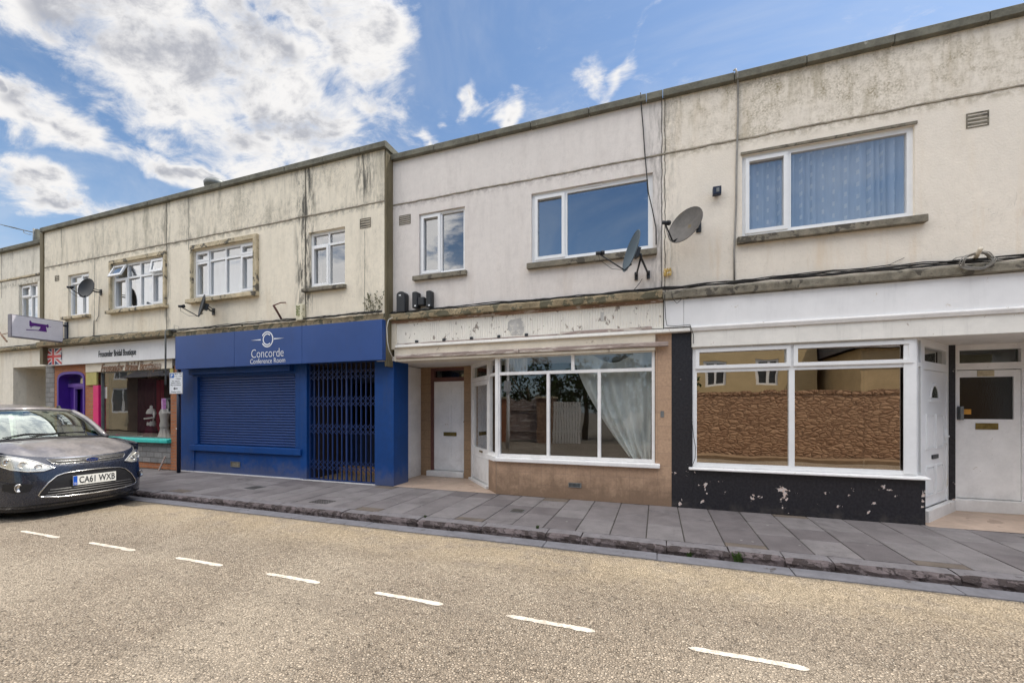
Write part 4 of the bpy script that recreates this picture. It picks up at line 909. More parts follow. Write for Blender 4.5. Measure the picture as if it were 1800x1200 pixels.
# ================================================================ STREET
def roadmat():
    m, g = newmat('worn_chip_tarmac'); p = g.pos(); x, y, z = g.xyz(p)
    big = g.noise(p, .45, 5, .6, .4); med = g.noise(p, 3.2, 5, .65)
    v = g.vor(p, 52, 'F1', 'Color'); vd = g.vor(p, 52, 'DISTANCE_TO_EDGE'); vx = g.xyz(v)
    v2 = g.vor(p, 110, 'F1', 'Color'); v2x = g.xyz(v2)
    c = g.mix(vx[0], (.33, .268, .205), (.475, .398, .31))
    c = g.mix(g.m('MULTIPLY', g.ramp(v2x[1], .86, .94), .80), c, (.10, .085, .07))
    c = g.mix(g.m('MULTIPLY', g.ramp(v2x[0], .95, .98), .55), c, (.62, .58, .50))
    c = g.mix(g.m('MULTIPLY', g.ramp(vd, .0, .16, 1, 0), .60), c, (.13, .105, .08))
    c = g.mix(g.m('MULTIPLY', g.ramp(big, .38, .66), .42), c, (.53, .455, .36))
    c = g.mix(g.m('MULTIPLY', g.ramp(med, .56, .76), .34), c, (.24, .20, .16))
    lng = g.noise(g.scale(p, (.25, 2.2, 1)), 1.3, 5, .6)
    c = g.mix(g.m('MULTIPLY', g.ramp(lng, .50, .68), .30), c, (.22, .185, .15))
    st = g.noise(g.scale(p, (1, 1.6, 1)), 1.1, 6, .7, .8); c = g.mix(g.m('MULTIPLY', g.ramp(st, .64, .72), .45), c, (.15, .125, .10))
    crk = g.ramp(g.m('ABSOLUTE', g.m('SUBTRACT', g.noise(p, .55, 7, .7, .5), .47)), 0, .0016, 1, 0); c = g.mix(g.m('MULTIPLY', crk, .5), c, (.07, .06, .05))
    pit = g.ramp(g.noise(p, 34, 3, .6, .3), .60, .67); c = g.mix(g.m('MULTIPLY', pit, .55), c, (.085, .065, .048))
    kerb = g.ramp(y, -3.4, -2.4)
    c = g.mix(g.m('MULTIPLY', g.m('MULTIPLY', kerb, g.ramp(med, .3, .6)), .40), c, (.58, .46, .30))
    h = g.m('SUBTRACT', g.m('ADD', g.ramp(vd, 0, .3), g.m('MULTIPLY', vx[1], .9)), g.m('MULTIPLY', pit, 1.2))
    g.pbr(c, .9, g.bump(h, 1.0, .012), 0, .25); return m
M['road'] = roadmat()
m = MB(); 
# ground sheet with the road laid on it
g = MB(); g.box(-160, 160, -160, 160, -.5, RZ - .012); tag(g.build('ground', plain('bare_ground', (.16, .14, .11), .95, .3, 1, 10, .3)), kind='structure')
g = MB(); g.add([(-160, -7.7, RZ), (160, -7.7, RZ), (160, -2.17, RZ), (-160, -2.17, RZ)], [(0, 1, 2, 3)]); g.add([(-8.2, -12.3, RZ), (.7, -12.3, RZ), (.7, -7.7, RZ), (-8.2, -7.7, RZ)], [(0, 1, 2, 3)]); tag(g.build('road', M['road']), kind='structure')
def flagmats():
    out = []
    for i, c in enumerate(((.172, .155, .155), (.198, .181, .180), (.142, .126, .127), (.145, .118, .096))):
        m, g = newmat('paving_flag_%s' % 'abcd'[i]); p = g.pos()
        n = g.noise(p, 3, 6, .65); n2 = g.noise(p, 120, 3, .7); n3 = g.noise(p, 22, 4, .7)
        cc = g.mix(g.ramp(n, .3, .7), tuple(v * .78 for v in c), tuple(v * 1.15 for v in c))
        cc = g.mix(g.m('MULTIPLY', g.ramp(n2, .35, .7), .35), cc, tuple(v * 1.7 for v in c))
        cc = g.mix(g.m('MULTIPLY', g.ramp(n3, .66, .72), .5), cc, tuple(v * .45 for v in c))
        gum = g.m('MULTIPLY', g.ramp(g.vor(p, 3.2, 'F1', 'Distance'), .045, .06, 1, 0), g.ramp(g.noise(p, 1.3, 2), .45, .5)); cc = g.mix(g.m('MULTIPLY', gum, .7), cc, (.36, .34, .32))
        stn = g.noise(p, 1.4, 6, .72, .6); cc = g.mix(g.m('MULTIPLY', g.ramp(stn, .56, .70), .55), cc, (.075, .068, .066))
        g.pbr(cc, .75, g.bump(g.m('ADD', n2, n3), .4, .003), 0, .35); out.append(m)
    return out
FM = flagmats()
jm = plain('joint_grit', (.06, .055, .045), .95, .3, 14, 60, .5, patch=((.09, .11, .04), 7, .62))
g = MB(); g.cur = 4; g.box(-60, 14, -1.742, .3, -.2, -.010)
rnd = random.Random(3); x = -30.0; k = 0
while x < 14.0:
    w_ = .415; y = -1.742 + (0 if k % 2 == 0 else 0); k += 1; lens = []
    y = -1.735
    first = rnd.choice((.14, .18, .55, .62)) if k % 2 else .60
    L_ = first
    while y < -.002:
        y2 = min(y + L_, -.0)
        if -.0 - y2 < .12: y2 = 0.0
        t = rnd.uniform(-.0025, .0025); g.cur = 3 if (y2 - y) < .25 and rnd.random() < .7 else rnd.choice((0, 0, 1, 1, 2))
        if x > PX(1181) - .3 or x < PX(877) or True:
            g.box(x + .006, x + w_ - .006, y + .006, y2 - .006, -.05, t)
        y = y2; L_ = rnd.choice((.60, .60, .75, .45))
    x += w_
tag(g.build('pavement', FM + [jm], bevel=.004, seg=1), kind='structure')
# kerb of rough granite blocks, one mesh
km = plain('granite_kerb', (.13, .105, .105), .85, .35, 8, 70, .8, patch=((.055, .042, .040), 9, .50), bd=.01)
km2 = plain('kerb_top', (.20, .185, .19), .8, .2, 8, 90, .4, patch=((.10, .09, .09), 12, .62))
g = MB(); x = -30.0; rnd = random.Random(5)
while x < 14:
    w_ = rnd.choice((.42, .5, .62, .85, .95)); x1 = x + w_; n = max(4, int(w_ / .05)); rows = []
    dz = rnd.uniform(-.006, .004); dy = rnd.uniform(-.008, .006)
    for i in range(n + 1):
        e = .012 if i in (0, n) else 0
        xx = x + .006 + (w_ - .012) * i / n; j = lambda s=.006: rnd.uniform(-s, s)
        rows.append([(xx, -1.742, dz - e * .3), (xx, -1.80, dz + .002 - e * .5), (xx, -1.905 + dy + j(), dz - e), (xx, -1.938 + dy + j(.008) + e, dz - .016 + j(.006) - e), (xx, -1.955 + dy + j(.010) + e, dz - .045 + j(.008)), (xx, -1.948 + dy + j(.010) + e, dz - .075 + j()), (xx, -1.952 + dy + j() + e, RZ - .01)])
    vs = [v for r_ in rows for v in r_]; q = 7; 
    o = len(g.v); g.v += vs
    for r_i in range(n):
        for c_i in range(6):
            g.f.append([o + r_i * q + c_i, o + r_i * q + c_i + 1, o + (r_i + 1) * q + c_i + 1, o + (r_i + 1) * q + c_i]); g.mi.append(1 if c_i < 2 else 0); g.sm.append(False)
    g.cur = 0
    g.f.append([o + i for i in range(q)][::-1]); g.mi.append(0); g.sm.append(False)
    g.f.append([o + n * q + i for i in range(q)]); g.mi.append(0); g.sm.append(False)
    x = x1
g.cur = 0; g.box(-30, 14, -1.93, -1.75, -.2, -.03)
tag(g.build('kerb', [km, km2]), kind='structure')
gm_ = plain('gutter_concrete', (.20, .195, .21), .8, .18, 6, 90, .4, patch=((.10, .09, .085), 8, .64))
g = MB(); x = -30.0
while x < 14:
    g.box(x + .004, x + 1.246, -2.165, -1.96, RZ - .05, RZ + .012 + rnd.uniform(-.003, .003)); x += 1.25
g.box(-30, 14, -2.175, -1.94, RZ - .06, RZ - .006)
tag(g.build('gutter', gm_, bevel=.006), kind='structure')
# worn dashes
def paintmat():
    m, g = newmat('road_paint'); p = g.pos(); n = g.noise(p, 60, 5, .7); n2 = g.noise(p, 12, 3)
    c = g.mix(g.m('MULTIPLY', g.ramp(g.m('ADD', g.m('MULTIPLY', n, .6), g.m('MULTIPLY', n2, .4)), .48, .58), .8), (.58, .53, .46), (.36, .31, .25))
    g.pbr(c, .7, g.bump(g.m('ADD', n, g.vor(p, 88, 'F1', 'Distance')), .6, .006), 0, .3); return m
pm = paintmat(); g = MB(); rnd = random.Random(11)
starts = [(-19 + 1.27 * i, .70) for i in range(10)]
starts = [(-6.4 - 1.45 * i, .85) for i in range(8)] + [(-4.88, .70), (-3.58, .66), (-2.32, .67), (-1.10, .68), (.197, .686), (1.5, .69), (2.8, .69), (4.1, .69)]
for (xs, L_) in starts:
    n = 26; top = []; bot = []
    yc = -3.79 if xs > -5.5 else -3.79 - (-5.5 - xs) * .006
    for i in range(n + 1):
        u = i / n; e = (1 - min(1, min(u, 1 - u) * 14)) ** 2 * .02
        top.append((xs + L_ * u, yc + .025 - e + rnd.uniform(-.004, .004), RZ + .004)); bot.append((xs + L_ * u, yc - .025 + e + rnd.uniform(-.006, .004) - (.010 if u > .8 else 0), RZ + .004))
    vs = [v for ab in zip(top, bot) for v in ab]; g.add(vs, [(2 * i, 2 * i + 1, 2 * i + 3, 2 * i + 2) for i in range(n)])
tag(g.build('road_marking', pm), kind='structure')
# covers let into the pavement
def cover(name, x0, x1, y0, y1, label, grid=True):
    m = MB(); nx, ny = (7, 4) if grid else (1, 1)
    z = .0035
    if grid:
        m.box(x0, x1, y0, y0 + .015, -.03, z); m.box(x0, x1, y1 - .015, y1, -.03, z)
        for i in range(nx + 1): q = x0 + (x1 - x0 - .012) * i / nx; m.box(q, q + .012, y0 + .016, y1 - .016, -.03, z - .001)
        for i in range(1, ny): q = y0 + (y1 - y0) * i / ny; m.box(x0 + .013, x1 - .013, q, q + .010, -.03, z - .002)
        m.cur = 1; m.box(x0, x1, y0, y1, -.03, -.004)
    else:
        m.box(x0, x1, y0, y1, -.03, z + .001); m.cur = 1; m.box(x0 - .012, x1 + .012, y0 - .012, y1 + .012, -.03, z)
    return tag(m.build(name, [plain('cast_iron', (.06, .055, .05), .6, .3, 20, 60, .3), M['ink'] if grid else M['galv']]), label, 'drain cover')
cover('drain_cover', -5.28, -4.93, -1.60, -1.38, 'rectangular iron drain grating in the pavement near the kerb, before the blue pillar')
cover('utility_cover', -2.03, -1.85, -1.10, -.93, 'small square metal cover in the pavement before the tiled shopfront', False)
cover('utility_cover', -7.35, -7.10, -1.10, -.85, 'small dark metal cover in the pavement before the lattice gate', False)
cover('utility_cover', 4.02, 4.22, -.42, -.25, 'blue-grey metal cover in the pavement at the far right before the half-glazed door', False)
# weeds in the kerb joints
leaf = plain('weed_leaf', (.05, .09, .02), .6, .3, 20, 30, .1, spec=.3)
def weed(x, y, z, n, s, label, up=True, seed=0, name='weed', mt=None):
    rnd = random.Random(seed); m = MB()
    for i in range(n):
        a = rnd.uniform(0, 6.28); l = s * rnd.uniform(.5, 1.1); t = rnd.uniform(.2, 1.0); w_ = s * .10
        d = Vector((math.cos(a) * t, math.sin(a) * t * .6, 1)).normalized() * l; b = Vector((x + rnd.uniform(-.3, .3) * s, y + rnd.uniform(-.1, .1) * s, z)); sd = Vector((-math.sin(a), math.cos(a), 0)) * w_
        mid_ = b + d * .5 + Vector((0, 0, .05 * s)); m.add([b - sd * .4, b + sd * .4, mid_ + sd, b + d, mid_ - sd], [(0, 1, 2, 3, 4)])
    return tag(m.build(name, mt or leaf), label, 'weed')
for i, (px, py, s, n, lb) in enumerate(((1300, 985, .11, 60, 'leafy green weed growing in the kerb joint below the white shop window'), (1212, 971, .07, 36, 'small green weed in the kerb joint left of the bigger leafy one'), (952, 928, .05, 30, 'mossy tuft on the kerb joint in front of the tiled plinth'), (756, 911, .045, 24, 'tiny weed tuft on the kerb in front of the porch'))):
    d_ = F * (H - (-.05)) / (py - HY); lat = (px - CX) / F * d_; X_ = lat * math.cos(A) - d_ * math.sin(A)
    weed(X_, -1.955 if s > .06 else -1.80, -.095 if s > .06 else -.002, n, s, lb, seed=i)
vine = plain('dry_creeper', (.10, .10, .05), .8, .3, 20, 30, .1)
m = MB(); rnd = random.Random(4); 
for i in range(11):
    x_, z_ = PX(655, YL) + rnd.uniform(-.12, .16), PZ(655, 556, YL); pts = [(x_, YL - .02, z_)]
    for k in range(7): x_ += rnd.uniform(-.06, .06); z_ += rnd.uniform(.03, .08); pts.append((x_, YL - .02 - rnd.uniform(0, .03), z_)); 
    m.tube(pts, .003, 4)
    for p in pts[2:]:
        for _ in range(2):
            a = rnd.uniform(0, 6.28); q = Vector(p); e_ = Vector((math.cos(a), -.2, math.sin(a))) * .03; s_ = Vector((math.sin(a), -.3, -math.cos(a))) * .012; m.add([q, q + e_ / 2 + s_, q + e_, q + e_ / 2 - s_], [(0, 1, 2, 3)])
tag(m.build('creeper', vine), 'thin dry creeper growing up the wall beside the pilaster above the blue fascia', 'plant')
for i, px in enumerate((430,)):
    weed(PX(px, YL), YL - .06, PZ(px, 574, YL), 16, .06, 'little dry tuft sprouting on the ledge above the blue fascia', seed=20, mt=vine)
# ================================================================ THINGS ON THE WALLS
def dish(px, py, Y0, n, w_, h_, label, mount, roll=0.0, lnb=.42, foot=None, colr=None):
    """reflector centre seen at px,py on plane Y0; n = way it faces; mount = wall point"""
    c = Vector((PX(px, Y0), Y0, PZ(px, py, Y0))); n = Vector(n).normalized()
    r_ = Vector((0, 0, 1)).cross(n).normalized(); u = n.cross(r_)
    r2 = r_ * math.cos(roll) + u * math.sin(roll); u2 = u * math.cos(roll) - r_ * math.sin(roll)
    t = thing('satellite_dish', label, 'satellite dish', mount, 'satellite dishes on the front walls')
    m = MB(); NU, NV = 28, 6
    def P_(a, v, off=0): return c + r2 * (w_ / 2 * v * math.cos(a)) + u2 * (h_ / 2 * v * math.sin(a)) + n * (.055 * (v * v - 1) + off)
    for off, rev in ((0, 0), (-.006, 1)):
        vs = [P_(6.283 * k / NU, max(j / NV, .001), off) for j in range(NV + 1) for k in range(NU)]
        fs = [(j * NU + k, j * NU + (k + 1) % NU, (j + 1) * NU + (k + 1) % NU, (j + 1) * NU + k) for j in range(NV) for k in range(NU)]
        m.smooth = True; m.add(vs, fs if rev else [f[::-1] for f in fs])
    m.tube([P_(6.283 * k / NU, 1, -.003) for k in range(NU + 1)], .006, 6, False)
    cm = colr or M['black_metal']
    m.build('reflector', cm, t)
    low = c - u2 * (h_ / 2 * .98); tip = c + n * lnb - u2 * (h_ * .30)
    m = MB(); m.tube([c - n * .06 - u2 * h_ * .3, low + n * .02, tip], .011, 6); m.build('feed_arm', M['black_metal'], t)
    m = MB(); dd = (c + n * .02 - tip).normalized(); m.tube([tip - dd * .03, tip + dd * .05], .026, 10); m.tube([tip + dd * .05, tip + dd * .085], .034, 10); m.build('feed_horn', M['black_metal'], t)
    bk = c - n * .09; mt = Vector(mount)
    m = MB()
    m.obox(bk, r2 * .05, u2 * .07, n * .03)
    if foot:
        el = Vector((mt.x, bk.y, bk.z)); m.tube([bk, Vector((mt.x, bk.y + .0, bk.z - .03)), Vector((mt.x, bk.y, mt.z + .02))], .019, 8)
        for s_ in (-1, 1): m.tube([Vector((mt.x, bk.y, mt.z + .03)), Vector((mt.x + s_ * .09, -.02, mt.z - .05))], .015, 6); m.box(mt.x + s_ * .09 - .025, mt.x + s_ * .09 + .025, -.03, -.002, mt.z - .12, mt.z + .0)
    else:
        el = Vector((mt.x, bk.y, mt.z)); m.tube([bk, (bk + mt) / 2 + Vector((0, 0, -.02)), mt], .019, 8); m.obox(mt + Vector((0, -.012, 0)), (.035, 0, 0), (0, .010, 0), (0, 0, .075))
        m.tube([bk + u2 * .05, mt + Vector((0, 0, .04))], .010, 6)
    m.build('wall_bracket', M['black_metal'], t)
    m = MB(); s_ = tip; m.tube([tip, tip + Vector((0.02, 0, -.10)), tip * .5 + low * .5 + Vector((0, 0, -.10)), low + Vector((.03, 0, .0))], .0035, 5); m.build('feed_cable', M['cable'], t)
    return t
dish(151, 506, -.62, (.22, -.95, .18), .44, .50, 'dark satellite dish leftmost of the four, above the bridal shop sign', (PX(178, YL), YL, PZ(178, 514, YL)), 0, .34)
dish(354, 537, -.56, (-.42, -.88, .20), .42, .50, 'dark satellite dish seen edge-on under the four-light window above the conference room sign', (PX(376, YL), YL, PZ(376, 548, YL)), 0, .34)
dish(1109, 441, -.62, (-.90, -.42, .28), .50, .60, 'slate satellite dish on a post bracket below the big blue-reflecting window', (PX(1129), 0, PZ(1129, 478)), 0, .45, foot=True, colr=plain('slate_dish', (.06, .085, .105), .4, .15, 5, 120, .2))
dish(1204, 395, -.42, (-.55, -.78, .30), .50, .54, 'brownish grey satellite dish fixed beside the boundary of the cream house', (PX(1228), 0, PZ(1228, 400)), -.55, .33, colr=plain('faded_dish', (.12, .11, .10), .5, .3, 4, 120, .2, patch=((.16, .12, .06), 5, .6)))
# projecting light box with a sewing machine
Xs = -15.0
Yw, Yo = -.30, -1.257
za_, zb_ = [H + (HY - q) / F * ((Yw + D) / math.cos(math.atan((112 - CX) / F) - A) * math.cos(math.atan((112 - CX) / F))) for q in (564.8, 602)]
sg = thing('projecting_sign', 'white projecting box sign with a purple sewing machine above the bridal shop', 'sign', (Xs, YL, (za_ + zb_) / 2))
m = MB(); m.box(Xs - .15, Xs, Yo, Yw, zb_, za_); m.build('sign_case', plain('sign_case_paint', (.20, .19, .22), .5, .2, 6), sg, bevel=.008)
m = MB(); m.box(Xs + .001, Xs + .006, Yo + .02, Yw - .015, zb_ + .025, za_ - .02); fc = m.build('sign_face', M['sign_grey'], sg)
m = MB(); m.box(Xs - .10, Xs - .05, Yw, YL, zb_ + .08, zb_ + .12); m.box(Xs - .10, Xs - .05, Yw, YL, za_ - .12, za_ - .08); m.box(Xs - .13, Xs + .0, YL - .03, YL - .001, zb_, za_); m.build('wall_bracket', M['dark_post'], sg)
# the machine outline lies in the sign's plane: u along the sign from its outer end, v up
SW, SH = Yw - Yo, za_ - zb_
def sgp(poly, name='sewing_machine_emblem', eps=.009):
    m = MB(); vs = [(Xs + eps, Yo + u * SW, zb_ + v * SH) for u, v in poly]; vs2 = [(Xs + .0065, p[1], p[2]) for p in vs]; n = len(poly)
    m.add(vs + vs2, [tuple(range(n))] + [(i, i + n, (i + 1) % n + n, (i + 1) % n) for i in range(n)]); return m
P1 = [(.33, .80), (.345, .83), (.36, .80), (.375, .745), (.50, .735), (.60, .735), (.66, .73), (.665, .76), (.69, .75), (.70, .68), (.69, .60), (.665, .60), (.66, .63), (.645, .635), (.665, .40), (.48, .40), (.455, .40), (.27, .37), (.27, .41), (.50, .44), (.53, .52), (.54, .60), (.42, .60), (.395, .57), (.385, .565), (.37, .565), (.365, .49), (.355, .49), (.352, .56), (.33, .57)]
pl = plain('deep_purple_vinyl', (.09, .012, .19), .4, .05); mm = sgp(P1); mm = join(mm, sgp([(.70, .665), (.745, .665), (.745, .65), (.70, .65)])); mm.build('sewing_machine_emblem', pl, sg)
# bare bracket arms left of the sign
m = MB(); m.tube([(PX(-14), -.05, PZ(-14, 560)), (PX(2, -.8), -.8, PZ(2, 588, -.8)), (PX(12, -.9), -.9, PZ(12, 600, -.9))], .02, 6); m.tube([(PX(2, -.8), -.8, PZ(2, 588, -.8)), (PX(20, -.1), -.06, PZ(20, 583, -.1))], .012, 6)
tag(m.build('bracket_arm', M['rust']), 'rusty bare bracket arm on the far left house wall beside the sewing machine sign', 'bracket')
# V-shaped dark bracket
m = MB(); q = lambda px, py, y: (PX(px, y), y, PZ(px, py, y)); m.tube([q(502, 531.5, YL - .01), q(493, 532, YL - .12), q(480.5, 537, YL - .25)], .012, 6); m.tube([q(480.5, 536, YL - .25), q(494.5, 560, YL - .05)], .022, 6)
tag(m.build('metal_bracket', M['stain_strip']), 'dark V-shaped metal bracket on the wall above the conference room sign', 'bracket')
# alarm box with green numerals
t = thing('alarm_box', 'narrow cream alarm box with faded green numerals beside the V-shaped bracket', 'alarm box', (PX(526, YL), YL, PZ(526, 547, YL)))
a_, b_, c_, d_ = PX(519.5, YL - .1), PX(531, YL - .1), PZ(525, 563, YL - .1), PZ(525, 534, YL - .1)
m = MB(); m.box(a_, b_, YL - .10, YL - .001, c_, d_); m.build('case', plain('aged_cream_plastic', (.66, .62, .46), .5, .12, 8, patch=((.4, .36, .2), 12, .6)), t, bevel=.02, seg=3)
def TV(x, y, z): return (a_ + .012 + z, y, d_ - .03 - x)
text_mb('3560', 0, (d_ - c_) * .62, .0, (b_ - a_) * .60, YL - .104, TV, bold=.02).build('numerals', plain('faded_green', (.16, .20, .04), .6), t)
# three black boxes by the pilaster
def bbox(name, px0, px1, py0, py1, label, dome=False, dy=.13, extra=None):
    a, b, c, d = PX(px0, -dy), PX(px1, -dy), PZ(px0, py1, -dy), PZ(px0, py0, -dy)
    t = thing(name, label, 'wall box', ((a + b) / 2, 0, (c + d) / 2))
    m = MB(); n = 10; cx_ = (a + b) / 2
    h = .35 if dome else .18
    top = [(cx_ + (b - a) / 2 * math.cos(math.pi * i / n), d - (b - a) * h + (b - a) * h * math.sin(math.pi * i / n)) for i in range(n + 1)]
    m.prism([(a, c), (b, c)] + top, -dy, -.001); m.build('case', M['black_metal'], t, bevel=.012)
    m = MB(); m.cur = 0; s_ = .012
    if dome: m.box(cx_ - .035, cx_ + .01, -dy - .004, -dy - .001, d - .085, d - .065); text_mb('yale', cx_ - .04, cx_ + .03, d - .115, d - .095, -dy - .003).build('lettering', M['galv'], t)
    else: m.box(cx_ - .0, cx_ + .03, -dy - .004, -dy - .001, c + .02, c + .045)
    m.build('badge', M['sign_white'], t); return t
bbox('alarm_box', 696.5, 711.5, 512.5, 549, 'large domed black alarm box, leftmost of the three beside the brown pilaster', True, .14)
t = bbox('junction_box', 724, 733, 512.5, 541, 'black junction box with a smaller square box joined to its right side', dy=.14)
m = MB(); m.box(PX(733, -.12) + .002, PX(745, -.12), -.12, -.001, PZ(738, 536, -.12), PZ(738, 522, -.12)); m.build('side_box', M['black_metal'], t, bevel=.012)
bbox('junction_box', 748.5, 757.5, 510.5, 540, 'slim black junction box, rightmost of the three beside the brown pilaster', dy=.12)
# security light + small rusty bits
t = thing('security_light', 'small dark security light on the cream wall left of the wide window', 'light', (PX(1260), 0, PZ(1260, 335)))
a, b, c, d = PX(1253, -.1), PX(1268, -.1), PZ(1260, 342, -.1), PZ(1260, 328, -.1)
m = MB(); m.box(a, b, -.12, -.04, c, d); m.box(a + .03, b - .03, -.04, -.001, c + .02, d - .05); m.build('case', M['dark_post'], t, bevel=.008)
m = MB(); m.box(a + .045, b - .03, -.125, -.1205, c + .03, d - .03); m.build('lens', M['galv'], t)
a, b, c, d = PX(1166.5, -.05), PX(1180.5, -.05), PZ(1173, 485, -.05), PZ(1173, 471.5, -.05)
m = MB(); m.box(a, b, -.045, -.001, c + .02, d - .02)
for q_ in (0, .33, .66): m.box(a + (b - a) * q_ + .005, a + (b - a) * (q_ + .3), -.06, -.0455, c, d)
tag(m.build('cable_clamp', plain('yellowed_plastic', (.62, .42, .12), .6, .3, 20, patch=((.75, .70, .6), 25, .55)), bevel=.005), 'small yellowed plastic clamp on the boundary between the grey and cream walls', 'wall fitting')
m = MB(); m.lathe([(0, 0), (.035, 0), (.035, .07), (.0, .08)], (PX(1800, -.02) + .06, -.005, PZ(1799, 368)), 10, Matrix(((1, 0, 0), (0, 0, -1), (0, 1, 0)))); tag(m.build('wall_fitting', M['rust']), 'brown wall fitting at the right edge beside the vent', 'wall fitting')
# cables
def wavy(x0, x1, zf, y, r, n, amp, seed, mt=None):
    rnd = random.Random(seed); pts = []; z_ = 0
    for i in range(n + 1):
        x_ = x0 + (x1 - x0) * i / n; z_ = z_ * .75 + rnd.uniform(-amp, amp); pts.append((x_, y + rnd.uniform(-.006, .006), zf(x_) + z_))
    return pts
bun = MB()
for i in range(7): bun.tube(wavy(PX(670, -.1), PX(1800) + 1.5, lambda x: zlm + .035 + .015 * (i % 3), -.05 - .018 * (i // 3) - .01, .007, 90, .010, 40 + i), .0075, 5)
for i in range(5): bun.tube(wavy(PX(78, YL - .05), PX(672, YL - .05), lambda x: zlc + .030 + .014 * (i % 3) + (zledge - zlc) * max(0, min(1, (PX(310, YL) - x) / 3)), YL - .06 - .015 * (i // 3), .007, 110, .009, 60 + i), .007, 5)
for i in range(3): bun.tube(wavy(-24, PX(80, YL - .05), lambda x: zlf + .03 + .013 * i, -.06, .007, 40, .010, 80 + i), .007, 5)
# tangle by the black boxes
rnd = random.Random(9)
for i in range(14):
    x_ = PX(700 + i * 4.2, -.08); z_ = PZ(720, 552, -.08); bun.tube([(x_, -.07, z_ + rnd.uniform(-.03, .09)), (x_ + rnd.uniform(-.1, .1), -.10, z_ + rnd.uniform(-.05, .03)), (x_ + rnd.uniform(-.1, .15), -.09, z_ + rnd.uniform(-.05, .02)), (x_ + .12, -.07, z_)], .006, 5)
bun.tube([(PX(1170), -.03, zlr + .03), (PX(1168), -.15, zlr - .06), (PX(1170), -.12, zb2 + .12), (PX(1172), -.11, zb2 + .02), (PX(1185), -.11, zb2 + .005), (PX(1212), -.11, zb2 + .01), (PX(1218), -.07, zc2 - .05), (PX(1218), -.065, zd2 + .05)], .005, 5)
bun.tube([(PX(1180), -.14, zlr - .01), (PX(1182), -.15, zlr - .12), (PX(1189), -.14, zlr - .19), (PX(1196), -.13, zlr - .14), (PX(1197), -.09, zlr - .07)], .004, 5)
bun.tube([(PX(1408), -.03, zlr + .06), (PX(1440), -.06, zlr + .06), (PX(1560), -.05, zlr + .12), (PX(1588), -.02, zlr + .20)], .004, 5)
tag(bun.build('cable_bundle', M['cable']), 'bundle of black cables draped along the ledge above all the shopfronts', 'cables')
def cab(name, pts, r, mt, label, cat='cable'):
    m = MB(); m.tube([(PX(px, y), y, PZ(px, py, y)) for px, py, y in pts], r, 6); return tag(m.build(name, M[mt]), label, cat)
cab('hanging_cable', [(1126, 163, -.10), (1127.5, 190, -.03), (1130.5, 225, -.02), (1133.5, 270, -.02), (1137, 310, -.02), (1140, 340, -.03), (1147, 370, -.02), (1153, 400, -.02), (1153.5, 430, -.02)], .008, 'cable', 'thin dark cable hanging down from the coping across the big window')
cab('wall_conduit', [(1290, 124, -.02), (1293, 122, -.10), (1296, 130, -.10), (1297, 145, -.03), (1297, 200, -.02), (1296, 245, -.02), (1294.5, 300, -.02), (1294, 360, -.02), (1292, 410, -.02), (1290.5, 440, -.02), (1291, 492, -.02)], .013, 'cable_g', 'pale conduit running from the coping down the cream wall left of the wide window')
cab('wall_cable', [(174.5, 520, YL - .02), (174, 535, YL - .02), (173.5, 555, YL - .02), (169, 564, YL - .02), (165, 563, YL - .02), (164.5, 580, YL - .02), (164.5, 596, YL - .02)], .008, 'cable_g', 'grey cable running down the wall from the leftmost satellite dish')
cab('wall_cable', [(1178, 425, -.02), (1178.5, 470, -.02), (1177, 500, -.02), (1173, 518, -.02)], .004, 'cable_w', 'thin pale cable below the brownish satellite dish')
cab('wall_cable', [(1129, 490, -.03), (1124, 498, -.05), (1114, 510, -.06), (1116, 516, -.05)], .005, 'cable', 'thin black cable looping down from the slate satellite dish to the ledge')
cab('loose_wires', [(690, 558, -.20), (683, 562, -.32), (680, 575, -.32), (681, 600, -.32), (684, 615, -.3), (692, 632, -.12)], .009, 'cable_w', 'loose pale wires hanging between the blue sign and the brown pilaster')
cab('door_cable', [(1661, 650, 1.08), (1663, 700, 1.08), (1660, 760, 1.08), (1664, 820, 1.06), (1665, 850, 1.05), (1661, 868, 1.07)], .008, 'cable_w', 'white cable hanging beside the arched panel door')
cab('window_cable', [(1216, 735, -.01), (1219, 765, -.02), (1222.5, 785, -.02), (1222, 805, -.02), (1217, 818, -.03)], .004, 'cable', 'thin black cable hanging at the left side of the white shop window')
# coil and pipe stub
t = thing('cable_coil', 'coil of pale grey cable hung on a cream pipe stub above the right fascia', 'cable', (PX(1715), 0, PZ(1715, 460)))
m = MB(); rnd = random.Random(2)
for k in range(6):
    cxp, czp, rr = PX(1715, -.14) + rnd.uniform(-.01, .01), PZ(1715, 461, -.14) + rnd.uniform(-.012, .012), .145 + rnd.uniform(-.015, .015)
    m.tube([(cxp + rr * math.cos(a_ * .2618), -.14 - .01 * k + .02 * math.sin(a_), czp + rr * .66 * math.sin(a_ * .2618)) for a_ in range(25)], .006, 5)
m.tube([(PX(1690, -.1), -.12, PZ(1690, 452, -.1)), (PX(1675), -.06, PZ(1675, 456)), (PX(1664), -.02, PZ(1664, 464))], .005, 5); m.build('coil', M['cable_g'], t)
m = MB(); m.tube([(PX(1712), -.01, PZ(1712, 457)), (PX(1724, -.30), -.30, PZ(1724, 437, -.30))], .024, 10); m.build('pipe_stub', M['paint_cream'], t)
